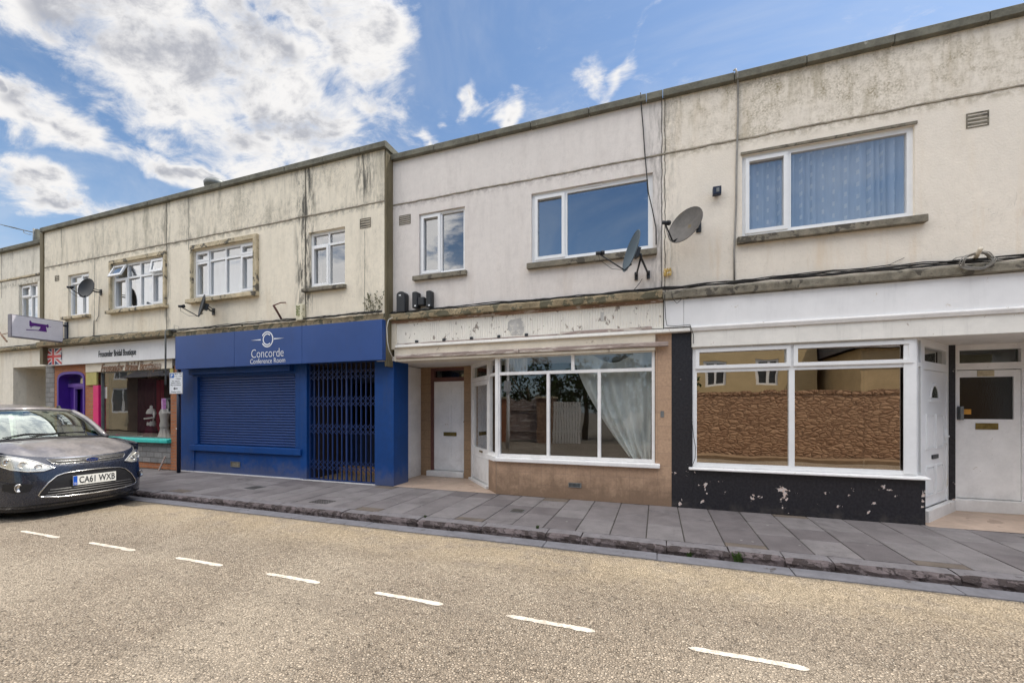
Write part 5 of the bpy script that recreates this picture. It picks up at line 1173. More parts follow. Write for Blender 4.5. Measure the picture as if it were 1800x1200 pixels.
# thin pole with hook hanging in front of the bridal shop
m = MB(); Yp = -.32; zt_p = PZ(291, 580, Yp); zb_p = PZ(291, 676, Yp); xp = PX(291, Yp)
m.tube([(xp, Yp, zb_p), (xp, Yp, zt_p - .03), (xp + .03, Yp + .01, zt_p), (xp + .14, YL - .02, zt_p + .02)], .018, 8); m.tube([(xp + .14, YL - .01, zt_p + .02), (xp + .15, YL - .02, zt_p - .04)], .045, 8)
m.tube([(xp + .16, YL - .03, zt_p + .0), (xp + .26, YL - .1, zt_p + .10), (xp + .36, YL - .06, zt_p + .07), (xp + .32, YL - .03, zt_p - .02), (xp + .2, YL - .02, zt_p - .05)], .004, 5)
tag(m.build('drain_pipe', M['galv']), 'thin grey pipe hanging in front of the right end of the bridal shop sign', 'pipe')
# parking sign on its post
Yq = -.22; xq = PX(314, Yq)
t = thing('parking_sign', 'white parking restrictions sign on a dark post between the bridal shop and the blue shopfront', 'sign', (xq, Yq, 0))
m = MB(); m.tube([(xq, Yq, -.02), (xq, Yq, PZ(314, 650, Yq))], .038, 12); m.build('post', M['dark_post'], t)
ys = Yq - .05; a, b = PX(297.5, ys), PX(321, ys); c, d = PZ(309, 692, ys), PZ(309, 654.5, ys); kk = (b - a)
m = MB(); m.box(a, b, ys, ys + .006, c, d); pn = m.build('sign_panel', M['sign_white'], t, bevel=.002)
m = MB(); m.slab(a + .006, b - .006, c + .006, d - .006, ys - .002, ys - .0006, [(a + .012, b - .012, c + .012, d - .012)]); hh = d - c
for (bd, u0, u1, v0, v1) in (('Mon - Sat', .42, .92, .90, .96), ('8 am - 6 pm', .40, .94, .79, .85), ('2 hours', .50, .86, .68, .75), ('No return', .22, .78, .57, .63), ('within 2 hours', .14, .86, .48, .54), ('Pay at machine', .12, .88, .37, .44), ('Display ticket', .14, .86, .06, .13)):
    m = join(m, text_mb(bd, a + kk * u0, a + kk * u1, c + hh * v0, c + hh * v1, ys - .002, bold=.02))
ay, axm = c + hh * .25, a + kk * .5; m.prism([(axm - .09, ay), (axm - .03, ay + .035), (axm - .03, ay + .012), (axm + .06, ay + .012), (axm + .06, ay - .012), (axm - .03, ay - .012), (axm - .03, ay - .035)][::-1], ys - .002, ys - .0006)
m.build('lettering', M['ink'], pn)
m = MB(); m.box(a + kk * .06, a + kk * .36, ys - .003, ys - .0006, c + hh * .76, c + hh * .95); m.build('parking_symbol_panel', plain('sign_blue', (.01, .13, .48), .4), pn)
text_mb('P', a + kk * .13, a + kk * .29, c + hh * .79, c + hh * .92, ys - .005, bold=.03).build('letter_p', M['sign_white'], pn)
m = MB(); m.box(xq - .028, xq - .002, Yq - .0405, Yq - .038, 1.02, 1.05); m.build('post_stud', M['sign_white'], t)
# stick leaning on the stone riser
m = MB(); x_ = PX(284, -.1); m.obox((x_ + .02, -.10, .17), (.022, 0, .0), (0, .012, .002), (.05, .04, .17)); tag(m.build('wooden_stick', M['grey_wood']), 'short grey wooden stick leaning on the stone riser of the bridal shop', 'stick')
# things on the roofs
m = MB(); Yr = .8; x_, z_ = PX(380, Yr), PZ(380, 330, Yr)
m.lathe([(.16, -.5), (.16, -.02), (.26, .0), (.27, .08), (.22, .16), (.10, .21), (0, .22)], (x_, Yr, z_), 24); tag(m.build('roof_vent', M['galv']), 'round ribbed metal vent cowl peeping over the coping of the conference room house', 'roof vent')
m = MB(); Yr = .5; q = lambda px, py: (PX(px, Yr), Yr, PZ(px, py, Yr))
m.tube([q(60, 440), q(60, 402)], .03, 6); m.tube([q(7, 396.5), q(62, 409)], .012, 6)
for i in range(8): p = Vector(q(9 + i * 4.5, 397 + i * 1.02)); m.tube([p - Vector((0, .2, 0)), p + Vector((0, .2, 0))], .006, 5)
m.tube([q(41, 404), q(42, 409), q(50, 412), q(55, 412)], .010, 5)
tag(m.build('tv_antenna', M['galv']), 'television aerial on the roof of the far left house', 'antenna')
m = MB(); m.box(PX(61, .55), PX(69, .55), .5, .9, 5.9, PZ(65, 404, .55)); tag(m.build('chimney_stub', M['concrete'], bevel=.01), 'small grey chimney stub beside the aerial on the far left roof', 'chimney')
# ================================================================ ACROSS THE STREET (seen in the windows)
stm, g = newmat('rubble_stone'); x, y, z = g.xyz(g.pos()); wp = g.noise(g.pos(), 2.5, 3, .5, 0, True)
vv = g.node('ShaderNodeVectorMath', operation='MULTIPLY_ADD'); g.l.new(wp, vv.inputs[0]); vv.inputs[1].default_value = (.35, .0, .35); g.l.new(g.comb(g.m('MULTIPLY', x, 5.2), 0.0, g.m('MULTIPLY', z, 10.5)), vv.inputs[2])
vc = g.xyz(g.vor(vv.outputs[0], 1.0, 'F1', 'Color', .9)); ve = g.vor(vv.outputs[0], 1.0, 'DISTANCE_TO_EDGE', 'Distance', .9)
c = g.mix(vc[0], (.34, .215, .145), (.48, .325, .22)); c = g.mix(g.m('MULTIPLY', g.ramp(g.noise(g.pos(), 18, 4), .4, .7), .4), c, (.20, .12, .08)); c = g.mix(g.ramp(ve, 0, .09, 1, 0), c, (.20, .125, .085))
g.pbr(c, .95, g.bump(g.m('ADD', g.ramp(ve, 0, .25), g.noise(g.pos(), 14, 4)), .8, .02), 0, .2); M['rubble'] = stm
YO = -8.45
m = MB(); m.box(.95, 30, YO - .45, YO, RZ - .1, 1.95)
m.build; ob = m.build('stone_wall', M['rubble']); tag(ob, 'brown rubble stone boundary wall across the street, reflected in the right shop window', 'wall')
m = MB(); x = .95; rnd = random.Random(8)
while x < 30: w_ = rnd.uniform(.2, .4); m.box(x + .01, min(30, x + w_), YO - .47, YO + .02, 1.951, 2.03 + rnd.uniform(-.02, .04)); x += w_
cp = m.build('coping_stones', M['rubble'], None); cp.parent = ob
g = MB(); g.box(.9, 60, -7.72, YO + .1, -.2, 0); tag(g.build('far_pavement', plain('earthy_paving', (.22, .155, .10), .9, .2, 4, 40, .2)), kind='structure')
g = MB(); g.box(-60, -8.3, -8.9, -7.72, -.2, 0); tag(g.build('far_pavement', M['concrete']), kind='structure')
def house(name, x0, x1, y0, y1, h, mt, label, wins):
    t = thing(name, label, 'house', ((x0 + x1) / 2, y0, 0)); m = MB(); hs = [(a, b, c, d) for a, b, c, d in wins]
    m.slab(x0, x1, 0, h, y0, y0 - .3, hs); m.box(x0, x1, y1, y0 - .31, 0, h); m.build('wall', mt, t)
    for w_ in hs:
        m = MB(); cxw = (w_[0] + w_[1]) / 2; m.slab(w_[0], w_[1], w_[2], w_[3], y0 - .05, y0 - .12, [(w_[0] + .11, cxw - .06, w_[2] + .11, w_[3] - .11), (cxw + .06, w_[1] - .11, w_[2] + .11, w_[3] - .11)]); f_ = m.build('window', M['upvc'], t)
        m = MB(); m.box(w_[0] + .05, w_[1] - .05, y0 - .10, y0 - .11, w_[2] + .05, w_[3] - .05); m.build('pane', plain('far_pane', (.03, .04, .05), .1), f_)
    m = MB(); m.add([(x0 - .3, y0 + .3, h), (x1 + .3, y0 + .3, h), (x1 + .3, (y0 + y1) / 2, h + 2.2), (x0 - .3, (y0 + y1) / 2, h + 2.2), (x0 - .3, y1 - .3, h), (x1 + .3, y1 - .3, h)], [(0, 1, 2, 3), (3, 2, 5, 4), (0, 3, 4), (1, 5, 2)]); m.build('roof', plain('slate_roof', (.08, .08, .09), .7, .3, 5), t); return t
yel = plain('yellow_render', (.54, .43, .25), .9, .08, 2, 40, .2); bei = plain('beige_render', (.50, .38, .22), .9, .12, 2, 40, .2)
house('yellow_house', 1.6, 7.2, -16.5, -24, 5.6, yel, 'yellow rendered house behind the stone wall across the street', [(2.3, 3.3, 2.6, 4.0), (4.6, 5.6, 2.6, 4.0)])
house('beige_building', 7.6, 19, -13.2, -22, 3.9, bei, 'low beige building with a small window behind the stone wall across the street', [(9.2, 10.2, 2.15, 2.75)])
house('cream_house', -52, -34.4, -12.0, -20, 5.6, plain('cream_render', (.62, .50, .31), .9, .08, 2, 40, .2), 'cream house with white windows across the street, mirrored in the bridal shop window', [(-37.7, -35.3, 1.2, 3.0), (-45, -43.5, 1, 2.4), (-37.5, -36, 3.6, 4.8), (-45, -43.5, 3.4, 4.6)])
house('yellow_house', -23.5, -12.5, -12.0, -20, 5.4, yel, 'yellow rendered house with white windows left of the gate across the street', [(-22, -20.8, .9, 2.3), (-17, -15.8, .9, 2.3), (-22, -20.8, 3.3, 4.5), (-17, -15.8, 3.3, 4.5)])
YG = -12.0
for i, (x_, w_, lb) in enumerate(((-7.25, .55, 'red brick gate pier with a stone cap, left of the wooden gate across the street'), (-5.0, .75, 'yellowish stone gate pier, right of the wooden gate across the street'))):
    t = thing('gate_pier', lb, 'gate pier', (x_, YG, 0)); m = MB(); m.box(x_ - w_ / 2, x_ + w_ / 2, YG - w_, YG, RZ - .05, 1.95); m.build('shaft', M['brick'] if i == 0 else M['rubble'], t, bevel=.01)
    m = MB(); m.box(x_ - w_ / 2 - .07, x_ + w_ / 2 + .07, YG - w_ - .07, YG + .07, 1.951, 2.07); m.build('cap', M['sill_cream'], t, bevel=.02)
m = MB()
for i in range(16): x_ = -6.95 + i * .098; m.box(x_, x_ + .085, YG - .3, YG - .26, .0, 1.9 + .08 * math.sin(i))
m.box(-6.95, -5.39, YG - .255, YG - .2, .4, .5); m.box(-6.95, -5.39, YG - .255, YG - .2, 1.4, 1.5); tag(m.build('wooden_gate', M['grey_wood']), 'weathered wooden gate between the two piers across the street', 'gate')
m = MB(); x_ = -4.6
while x_ < -3.4: m.box(x_, x_ + .10, YG - .1, YG - .06, RZ, 1.8); x_ += .13
m.box(-4.6, -3.3, YG - .16, YG - .11, .4, .5); m.box(-4.6, -3.3, YG - .16, YG - .11, 1.4, 1.5); tag(m.build('picket_fence', M['paint_old']), 'pale palisade fence right of the gate across the street', 'fence')
# hedge trees behind the gate: leaf clumps
lm = [plain('hedge_leaf_dark', (.030, .065, .018), .6, .4, 3, spec=.2), plain('hedge_leaf_light', (.075, .13, .035), .6, .4, 3, spec=.2)]
def bush(x, y, z0, rx, rz_, label, seed, trunk=1.0):
    t = thing('garden_tree', label, 'tree', (x, y, 0)); rnd = random.Random(seed); m = MB()
    cl = [(Vector((rnd.uniform(-1, 1) * rx, rnd.uniform(-1, 1) * rx * .6, rnd.uniform(-1, 1) * rz_)), rnd.uniform(.35, .7) * rx * .6) for _ in range(16)]
    for c_, r_ in cl:
        for _ in range(170):
            d_ = Vector((rnd.gauss(0, 1), rnd.gauss(0, 1), rnd.gauss(0, 1))).normalized() * r_ * rnd.uniform(.6, 1.1); p = Vector((x, y, z0)) + c_ + d_
            a1 = Vector((rnd.uniform(-1, 1), rnd.uniform(-1, 1), rnd.uniform(-1, 1))).normalized() * .10; a2 = a1.orthogonal().normalized() * .06
            m.cur = 1 if rnd.random() < .45 else 0; m.add([p - a1, p + a2, p + a1, p - a2], [(0, 1, 2, 3)])
    m.build('crown', lm, t); m = MB(); m.tube([(x, y, -.1), (x + .1, y, z0 * .5), (x, y, z0)], [.16, .12, .06], 8)
    for k in range(5): m.tube([(x, y, z0 * .7), Vector((x, y, z0)) + cl[k][0] * .8], [.06, .02], 6)
    m.build('trunk', M['brown_paint'], t); return t
bush(-6.6, -14.5, 2.7, 1.9, 1.2, 'green garden tree behind the brick gate pier across the street', 1)
bush(-3.6, -15, 2.6, 2.0, 1.6, 'dark bushy tree behind the palisade fence across the street', 2)
bush(-.6, -15.5, 2.3, 2.2, 1.6, 'low dark bushy tree right of centre behind the palisade fence across the street', 3)
house('dark_reflection_block', -34.3, -24.2, -11.2, -19, 3.6, plain('dark_block', (.055, .032, .028), .8, .3, 4), 'dark block added across the street to darken the bridal shop window reflection', [(-31, -29.6, 1.2, 2.2)])  # unseen block, added so the bridal window mirrors something dark
t = thing('street_lamp', 'pale street lamp post with a round restriction sign across the street', 'lamp post', (-5.6, -8.6, 0))
m = MB(); m.tube([(-5.6, -8.6, -.1), (-5.6, -8.6, 1), (-5.6, -8.6, 6)], [.08, .07, .04], 10); m.build('post', M['paint_w'], t)
m = MB(); m.box(-5.74, -5.46, -8.52, -8.50, 2.2, 2.6); m.build('sign_plate', M['sign_white'], t)
# ================================================================ PARKED CAR (nose towards +X), built in its own frame, x = 0 at the nose
CAR = (-8.26, -2.86, RZ)
car = thing('parked_car', 'dark blue-grey people carrier parked nose forward against the kerb at the left edge', 'car', CAR)
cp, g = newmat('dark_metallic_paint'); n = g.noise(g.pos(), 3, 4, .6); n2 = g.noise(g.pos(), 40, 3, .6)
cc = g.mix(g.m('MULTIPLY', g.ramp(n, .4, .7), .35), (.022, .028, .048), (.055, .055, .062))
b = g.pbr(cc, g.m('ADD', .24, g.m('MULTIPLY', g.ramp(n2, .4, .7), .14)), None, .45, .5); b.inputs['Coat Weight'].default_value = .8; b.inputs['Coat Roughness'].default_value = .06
dp, g = newmat('sunlit_dusty_paint'); n = g.noise(g.pos(), 2.2, 5, .65); n2 = g.noise(g.pos(), 25, 4, .6)  # dusty paint, lightened to hold the sunlit sheen of bonnet and roof
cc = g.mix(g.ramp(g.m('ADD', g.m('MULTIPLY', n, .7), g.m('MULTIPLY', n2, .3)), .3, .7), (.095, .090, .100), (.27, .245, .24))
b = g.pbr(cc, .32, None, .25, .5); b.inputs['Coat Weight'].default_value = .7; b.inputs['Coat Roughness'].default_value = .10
M['chrome'] = plain('chrome_trim', (.62, .62, .62), .18, .06, 20, 60, .02, metal=.95)
M['tyre'] = plain('tyre_rubber', (.02, .02, .02), .85, .2, 20, 60, .2)
M['car_glass'] = glassmat('windscreen_glass', .16, (.58, .78, .64), .0001, 2, (.92, 1.0, .95), 2.2)
M['lamp_glass'] = glassmat('lamp_cover', .10, (.97, .97, .95), .0003, 6)
M['black_trim'] = plain('black_car_trim', (.012, .012, .014), .5, .2, 20, 90, .1)
M['lamp_in'] = plain('lamp_reflector', (.80, .78, .72), .28, .15, 18, 30, .3, metal=.55)
M['seat'] = plain('seat_cloth', (.03, .03, .035), .9, .2, 9, 60, .2); M['dash'] = plain('dashboard', (.05, .055, .05), .6, .2, 9, 60, .1)
HW = .905
def lerp(a, b, t): return a + (b - a) * t
def tab(t, x):
    for (a, va), (b, vb) in zip(t, t[1:]):
        if x <= b: 
            k = max(0, (x - a) / (b - a)); k = k * k * (3 - 2 * k) if 0 else k; return va + (vb - va) * k
    return t[-1][1]
ZW = [(0, 0), (.30, .30), (.46, .53), (.64, .735), (.722, .81), (.775, .87), (1.04, 1.12), (1.62, 1.69), (3, 3.07)]
NZ = [(.16, -.10), (.22, -.035), (.30, -.005), (.38, .0), (.48, -.008), (.58, -.03), (.66, -.06), (.74, -.105), (.80, -.16), (.95, -.34)]
def nose(y, z):
    u = min(1, abs(y) / HW); return tab(NZ, z) - .10 * u * u - .16 * u ** 4 - .32 * u ** 9
def zt(u): u = abs(u); return .775 + .06 * u * u + .095 * u ** 5
def skin(y, z, eps=0.0): return (nose(y, z) + eps, y, z)
def cb(m, name, mat, parent=None, **k):
    m.local = True
    if 'plate' not in name: m.v = [(x_, y_ * .94, z_) for x_, y_, z_ in m.v]
    if name not in ('tyre', 'rim'): m.v = [(x_, y_, tab(ZW, z_)) for x_, y_, z_ in m.v]
    return m.build(name, mat, parent or car, **k)
# bumper and front skin
def fsk(a, v):
    u = -1 + 2 * a; z = lerp(.17, zt(u), v); return skin(u * HW, z)
m = MB(); m.grid(fsk, 64, 26); body = cb(m, 'front_bumper', cp, weld=True)
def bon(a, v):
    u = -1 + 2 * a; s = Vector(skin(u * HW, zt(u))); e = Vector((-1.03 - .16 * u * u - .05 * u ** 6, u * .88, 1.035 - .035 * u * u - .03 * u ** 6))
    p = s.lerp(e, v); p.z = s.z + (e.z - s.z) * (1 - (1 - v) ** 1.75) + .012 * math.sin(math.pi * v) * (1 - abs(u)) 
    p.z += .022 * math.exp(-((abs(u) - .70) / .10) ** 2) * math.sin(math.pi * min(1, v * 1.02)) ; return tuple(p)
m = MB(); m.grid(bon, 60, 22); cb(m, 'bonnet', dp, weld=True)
# sides with wheel arches
def side(sy):
    m = MB(); out = [(-.50, .24), (-.52, .90)] 
    top = [(-.62, .93), (-1.1, .985), (-2.0, 1.02), (-3.3, 1.06), (-4.15, 1.08), (-4.30, .75), (-4.22, .30), (-3.95, .24)]
    bot = [(-3.58 - .36 * math.cos(math.pi * i / 10) * -1 * -1, .30 + .36 * math.sin(math.pi * i / 10)) for i in range(11)]
    bot = [(-3.58 - .36 * math.cos(math.pi * i / 10), .30 + .36 * math.sin(math.pi * i / 10)) for i in range(11)]
    bf = [(-.93 - .36 * math.cos(math.pi * i / 10), .30 + .36 * math.sin(math.pi * i / 10)) for i in range(11)]
    poly = [(-.52, .90)] + top + bot + [(-2.2, .20)] + bf + [(-.53, .24)]
    m.prism(poly, sy * (HW - .03), sy * (HW + .004)); return m
for sy in (-1, 1):
    sp = cb(side(sy), 'side_panel', cp)
    m = MB(); yy = sy * (HW + .0055)
    for q in ([(-1.42, .26), (-1.36, .60), (-1.45, .99)], [(-2.45, .24), (-2.44, 1.03)], [(-3.30, .62), (-3.22, .80), (-3.42, 1.06)]): m.tube([(a_, yy, b_) for a_, b_ in q], .005, 4)
    m.tube([(-1.30, yy, .215), (-3.2, yy, .215)], .035, 6); cb(m, 'door_seams', M['black_trim'], sp)
    for hx in (-2.30, -3.15):
        m = MB(); m.tube([(hx, yy + sy * .0, .86), (hx + .04, yy + sy * .03, .87), (hx + .16, yy + sy * .03, .87), (hx + .2, yy, .86)], .014, 6); cb(m, 'door_handle', cp, sp)
# greenhouse
def wsb(u): return Vector((-1.04 - .20 * u * u, .76 * u, 1.045 - .03 * u * u))
def wst(u): return Vector((-1.80 - .10 * u * u, .585 * u, 1.515 - .035 * u * u))
def wsc(a, v, off=0): u = -1 + 2 * a; p = wsb(u).lerp(wst(u), v); p.z += .055 * math.sin(math.pi * v) + off; return p
m = MB(); m.grid(lambda a, v: tuple(wsc(.035 + a * .93, .03 + v * .93, .004)), 30, 14); cb(m, 'windscreen', M['car_glass'], weld=True)
m = MB()
for sy in (0, 1):
    pts = [wsc(sy, v / 10, .0) + Vector((0, (.035 if sy else -.035), -.01)) for v in range(11)]; m.tube(pts, [.05] * 11, 8)
pts = [wsc(a / 12, 1, .0) for a in range(13)]; m.tube(pts, .035, 8)
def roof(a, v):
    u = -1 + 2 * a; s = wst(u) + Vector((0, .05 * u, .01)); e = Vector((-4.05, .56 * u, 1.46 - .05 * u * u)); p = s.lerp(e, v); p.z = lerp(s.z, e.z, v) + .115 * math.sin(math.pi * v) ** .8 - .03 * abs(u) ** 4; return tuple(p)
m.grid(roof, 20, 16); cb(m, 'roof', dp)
m = MB(); m.tube([wsc(a / 16, 0, -.004) for a in range(17)], .022, 6); cb(m, 'cowl_trim', M['black_trim'])
for sy in (-1, 1):
    m = MB(); q = [(-1.30, .89, 1.0), (-1.88, .665, 1.50), (-2.9, .65, 1.58), (-3.9, .60, 1.44), (-4.1, .80, 1.08)]
    m.add([(x, sy * y, z) for x, y, z in q], [tuple(range(5))]); cb(m, 'side_glass', M['car_glass'])
    m = MB(); m.tube([(-2.45, sy * .885, 1.03), (-2.45, sy * .665, 1.58)], .03, 6); cb(m, 'door_pillar', M['black_trim'])
    m = MB(); m.lathe([(.0, -.11), (.07, -.09), (.095, -.02), (.09, .06), (.05, .11), (0, .12)], (-1.42 if sy < 0 else -1.75, sy * (1.0 if sy < 0 else .90), 1.08), 14, Matrix(((.55, 0, 0), (0, 0, -1), (0, 1, 0))) if sy < 0 else Matrix(((0, 0, 1), (.4, 0, 0), (0, 1, 0)))); mr = cb(m, 'door_mirror', cp)
m = MB(); m.add([(-4.32, -.85, .3), (-4.32, .85, .3), (-4.10, .62, 1.46), (-4.10, -.62, 1.46)], [(0, 1, 2, 3)]); m.box(-4.3, -.55, -.86, .86, .17, .2); cb(m, 'tailgate', cp)
# cabin
m = MB(); m.profx([(-.70, .55), (-.70, .93), (-.6, .99), (.6, .99), (.70, .93), (.70, .55)], -1.62, -1.12); cb(m, 'dashboard', M['dash'])
for sy in (-1, 1):
    m = MB(); m.obox((-2.45, sy * .36, .95), (.07, 0, -.02), (0, .24, 0), (-.08, 0, .36)); m.obox((-2.15, sy * .36, .58), (.26, 0, 0), (0, .25, 0), (0, 0, .09)); m.obox((-2.56, sy * .36, 1.42), (.05, 0, 0), (0, .13, 0), (0, 0, .10)); cb(m, 'seat', M['seat'], bevel=.04, seg=3)
m = MB(); ce = Vector((-1.72, -.36, .98)); ax = Vector((.42, 0, .9)).normalized(); up_ = Vector((0, 1, 0)); w2_ = ax.cross(up_)
m.tube([ce + up_ * .18 * math.cos(k * .2618) + w2_ * .18 * math.sin(k * .2618) for k in range(25)], .014, 6, False); m.tube([ce - up_ * .17, ce + up_ * .17], .018, 6); cb(m, 'steering_wheel', M['black_trim'])
m = MB(); m.box(-4.0, -.95, -.8, .8, .3, .45); m.box(-1.10, -.9, -.8, .8, .3, .95); cb(m, 'floor_pan', M['black_trim'])
m = MB(); m.tube([(-1.72, 0, 1.47), (-1.70, 0, 1.42)], .01, 6); m.obox((-1.70, 0, 1.40), (.012, 0, 0), (0, .12, 0), (0, 0, .035)); cb(m, 'rear_view_mirror', M['black_trim'], bevel=.01)
# draped patches on the front skin
def drape(poly, eps, cuts=4, fn=None):
    fn = fn or (lambda y, z: skin(y, z, eps)); bm = bmesh.new(); vs = [bm.verts.new((y, z, 0)) for y, z in poly]; bm.faces.new(vs)
    bmesh.ops.triangulate(bm, faces=bm.faces)
    for _ in range(cuts): bmesh.ops.subdivide_edges(bm, edges=[e for e in bm.edges if e.calc_length() > .04], cuts=1); bmesh.ops.triangulate(bm, faces=bm.faces)
    bmesh.ops.recalc_face_normals(bm, faces=bm.faces); bm.verts.index_update()
    m = MB(); m.local = True; m.smooth = True; m.add([fn(v.co.x, v.co.y) for v in bm.verts], [[v.index for v in f.verts] for f in bm.faces]); m.smooth = False; bm.free(); return m
def line(pts, r, eps, closed=True, n=5, fn=None):
    out = []; pp = pts + ([pts[0]] if closed else [])
    for (a, b) in zip(pp, pp[1:]):
        k = max(1, int(math.hypot(b[0] - a[0], b[1] - a[1]) / .03))
        for i in range(k): t = i / k; out.append((fn or skin)(lerp(a[0], b[0], t), lerp(a[1], b[1], t), eps))
    out.append((fn or skin)(*pp[-1], eps)); m = MB(); m.tube(out, r, 6, not closed); return m
# lower trapezoid grille
half = [(.0, .575), (.20, .572), (.36, .560), (.44, .535), (.53, .46), (.60, .385), (.625, .345), (.60, .325), (.40, .305), (.0, .297)]
trap = half + [(-y, z) for y, z in half[::-1][1:-1]]
gr = cb(drape(trap, .004, 5), 'lower_grille', M['black_trim'])
cb(line(trap, .008, .012), 'grille_surround', M['chrome'], gr)
m = MB(); 
for zz in (.335, .36, .385):
    yy = .56 - (zz - .33) * .8; m.tube([skin(lerp(-yy, yy, i / 20), zz, .010) for i in range(21)], .006, 4)
cb(m, 'grille_slats', plain('grille_plastic', (.035, .035, .04), .4), gr)
# upper slim grille with chrome bar and badge
uh = [(.0, .762), (.30, .764), (.45, .768), (.50, .766), (.455, .712), (.40, .696), (.0, .684)]
ug = uh + [(-y, z) for y, z in uh[::-1][1:-1]]
g2 = cb(drape(ug, .010, 5), 'upper_grille', M['black_trim'])
m = join(line([(.095, .726), (.42, .734)], .0045, .020, False), line([(-.095, .726), (-.42, .734)], .0045, .020, False), line([(.50, .766), (.455, .710), (.40, .694), (.0, .682), (-.40, .694), (-.455, .710), (-.50, .766)], .0035, .010, False)); cb(m, 'chrome_bar', M['chrome'], g2)
bx = nose(0, .722) + .028
def BD(x, y, z): return (bx + y, x, z)
m = MB(); m.prism([(.085 * math.cos(6.283 * k / 28), .722 + .036 * math.sin(6.283 * k / 28)) for k in range(28)], -.012, .004, BD); bd = cb(m, 'badge', M['chrome'], bevel=.003)
m = MB(); m.prism([(.076 * math.cos(6.283 * k / 28), .722 + .029 * math.sin(6.283 * k / 28)) for k in range(28)], .0045, .007, BD); cb(m, 'badge_oval', plain('badge_blue', (.012, .035, .16), .25), bd)
tm = text_mb('Ford', -.052, .052, .706, .740, 0, lambda x, y, z: (bx + .009 + y * .1, x, z), shear=.4); tm.local = True; cb(tm, 'badge_script', M['chrome'], bd)
# number plate
px_ = .018; pz0, pz1 = .405, .516
m = MB(); m.box(px_ - .006, px_, -.26, .26, pz0, pz1); m.local = True; pt = cb(m, 'number_plate', plain('plate_white', (.80, .80, .76), .35, .04))
m = MB(); m.box(px_ + .0005, px_ + .0015, -.258, -.212, pz0 + .003, pz1 - .003); cb(m, 'plate_band', plain('plate_blue', (.01, .09, .50), .4), pt)
tm = text_mb('CA61 WXB', -.190, .245, pz0 + .016, pz1 - .016, 0, lambda x, y, z: (px_ + .002 + y * .1, x, z), bold=.015); tm.local = True; cb(tm, 'plate_lettering', M['ink'], pt)
tm = text_mb('GB', -.250, -.222, pz0 + .012, pz0 + .030, 0, lambda x, y, z: (px_ + .003 + y * .1, x, z)); tm.local = True; cb(tm, 'plate_letters_small', M['sign_white'], pt)
# headlights, fog lamps
for sy in (-1, 1):
    def bsk(y, z, e=0.0):                    # skin that continues above the bumper line on to the wing
        return (nose(y, min(z, .95)) + e, y, z)
    hl = [(.455, .640), (.56, .610), (.70, .612), (.81, .640), (.872, .70), (.892, .79), (.885, .862), (.80, .832), (.70, .792), (.60, .744), (.52, .690)]
    hl = [(sy * y, z) for y, z in hl]
    h0 = cb(drape(hl, .006, 5, lambda y, z: bsk(y, z, .006)), 'headlight', M['lamp_in'])
    cb(line(hl, .008, .010, fn=lambda y, z, e: bsk(y, z, e)), 'lamp_rim', M['chrome'], h0)
    for (yy, zz, rr) in ((.60, .672, .042), (.72, .705, .055), (.82, .745, .042)):
        m = MB(); c0 = Vector(bsk(sy * yy, zz, .0)); ax = Vector((1, sy * .35, .05)).normalized(); Mx = ax.to_track_quat('Z', 'Y').to_matrix()
        m.lathe([(rr, .006), (rr, .016), (rr * .85, .018), (rr * .82, .008), (rr * .5, .004), (.0, .012)], c0 + ax * .004, 18, Mx); cb(m, 'lamp_bowl', M['chrome'] if rr < .05 else M['lamp_in'], h0)
    cb(drape(hl, .030, 5, lambda y, z: bsk(y, z, .026)), 'lamp_cover', M['lamp_glass'], h0)
    fo = [(.66, .455), (.80, .475), (.86, .465), (.865, .40), (.80, .375), (.70, .385)]
    f0 = cb(drape([(sy * y, z) for y, z in fo], .005, 4), 'fog_lamp_recess', M['black_trim'])
    c0 = Vector(skin(sy * .775, .425, .012)); ax = Vector((1, sy * .3, 0)).normalized(); Mx = ax.to_track_quat('Z', 'Y').to_matrix()
    m = MB(); m.lathe([(.042, -.005), (.042, .012), (.034, .014), (.030, .004), (.0, .0)], c0, 18, Mx); cb(m, 'fog_lamp', M['chrome'], f0)
m = MB(); m.grid(lambda a, v: (nose((-1 + 2 * a) * HW, .17) - .02 - .06 * v * 0 - .02, (-1 + 2 * a) * HW * .97, lerp(.17, .12, v)), 40, 2); m.tube([skin((-1 + 2 * i / 30) * .86, .215, -.002) for i in range(31)], .014, 5); cb(m, 'bumper_lip', M['black_trim'])
m = MB(); m.tube([skin(y, .80 - .02, .0) for y in (-.001, .001)], .001, 4)
# wipers
m = MB(); m.tube([wsc(.30, .02, .03), wsc(.55, .09, .02), wsc(.82, .10, .02)], .009, 5); m.tube([wsc(.12, .02, .03), wsc(.28, .10, .02), wsc(.50, .07, .02)], .009, 5); cb(m, 'wiper', M['black_trim'])
for (wx, sy) in ((-.93, -1), (-.93, 1), (-3.58, -1), (-3.58, 1)):
    Mx = Matrix(((1, 0, 0), (0, 0, sy), (0, 1, 0))); w_ = thing('wheel', None, None); w_.parent = car
    m = MB(); m.lathe([(.20, -.10), (.30, -.10), (.318, -.08), (.32, 0), (.318, .08), (.30, .10), (.20, .10)], (wx, sy * .80, .315), 30, Mx); cb(m, 'tyre', M['tyre'], w_)
    m = MB(); m.lathe([(.205, -.05), (.205, .085), (.19, .09), (.18, .05), (.0, .05)], (wx, sy * .80, .315), 24, Mx)
    for k in range(5):
        a = 6.283 * k / 5; m.tube([(wx, sy * .87, .315), (wx + .19 * math.cos(a), sy * .885, .315 + .19 * math.sin(a))], [.035, .022], 6)
    cb(m, 'rim', M['galv'], w_)
SUN_E, SKY_S, CL, EXPO, BACKC, BACK_FILL = 3.0, .107, 6.5, .44, 1.6, 2.2
SKYT = (1.02, 1.12, 1.17)
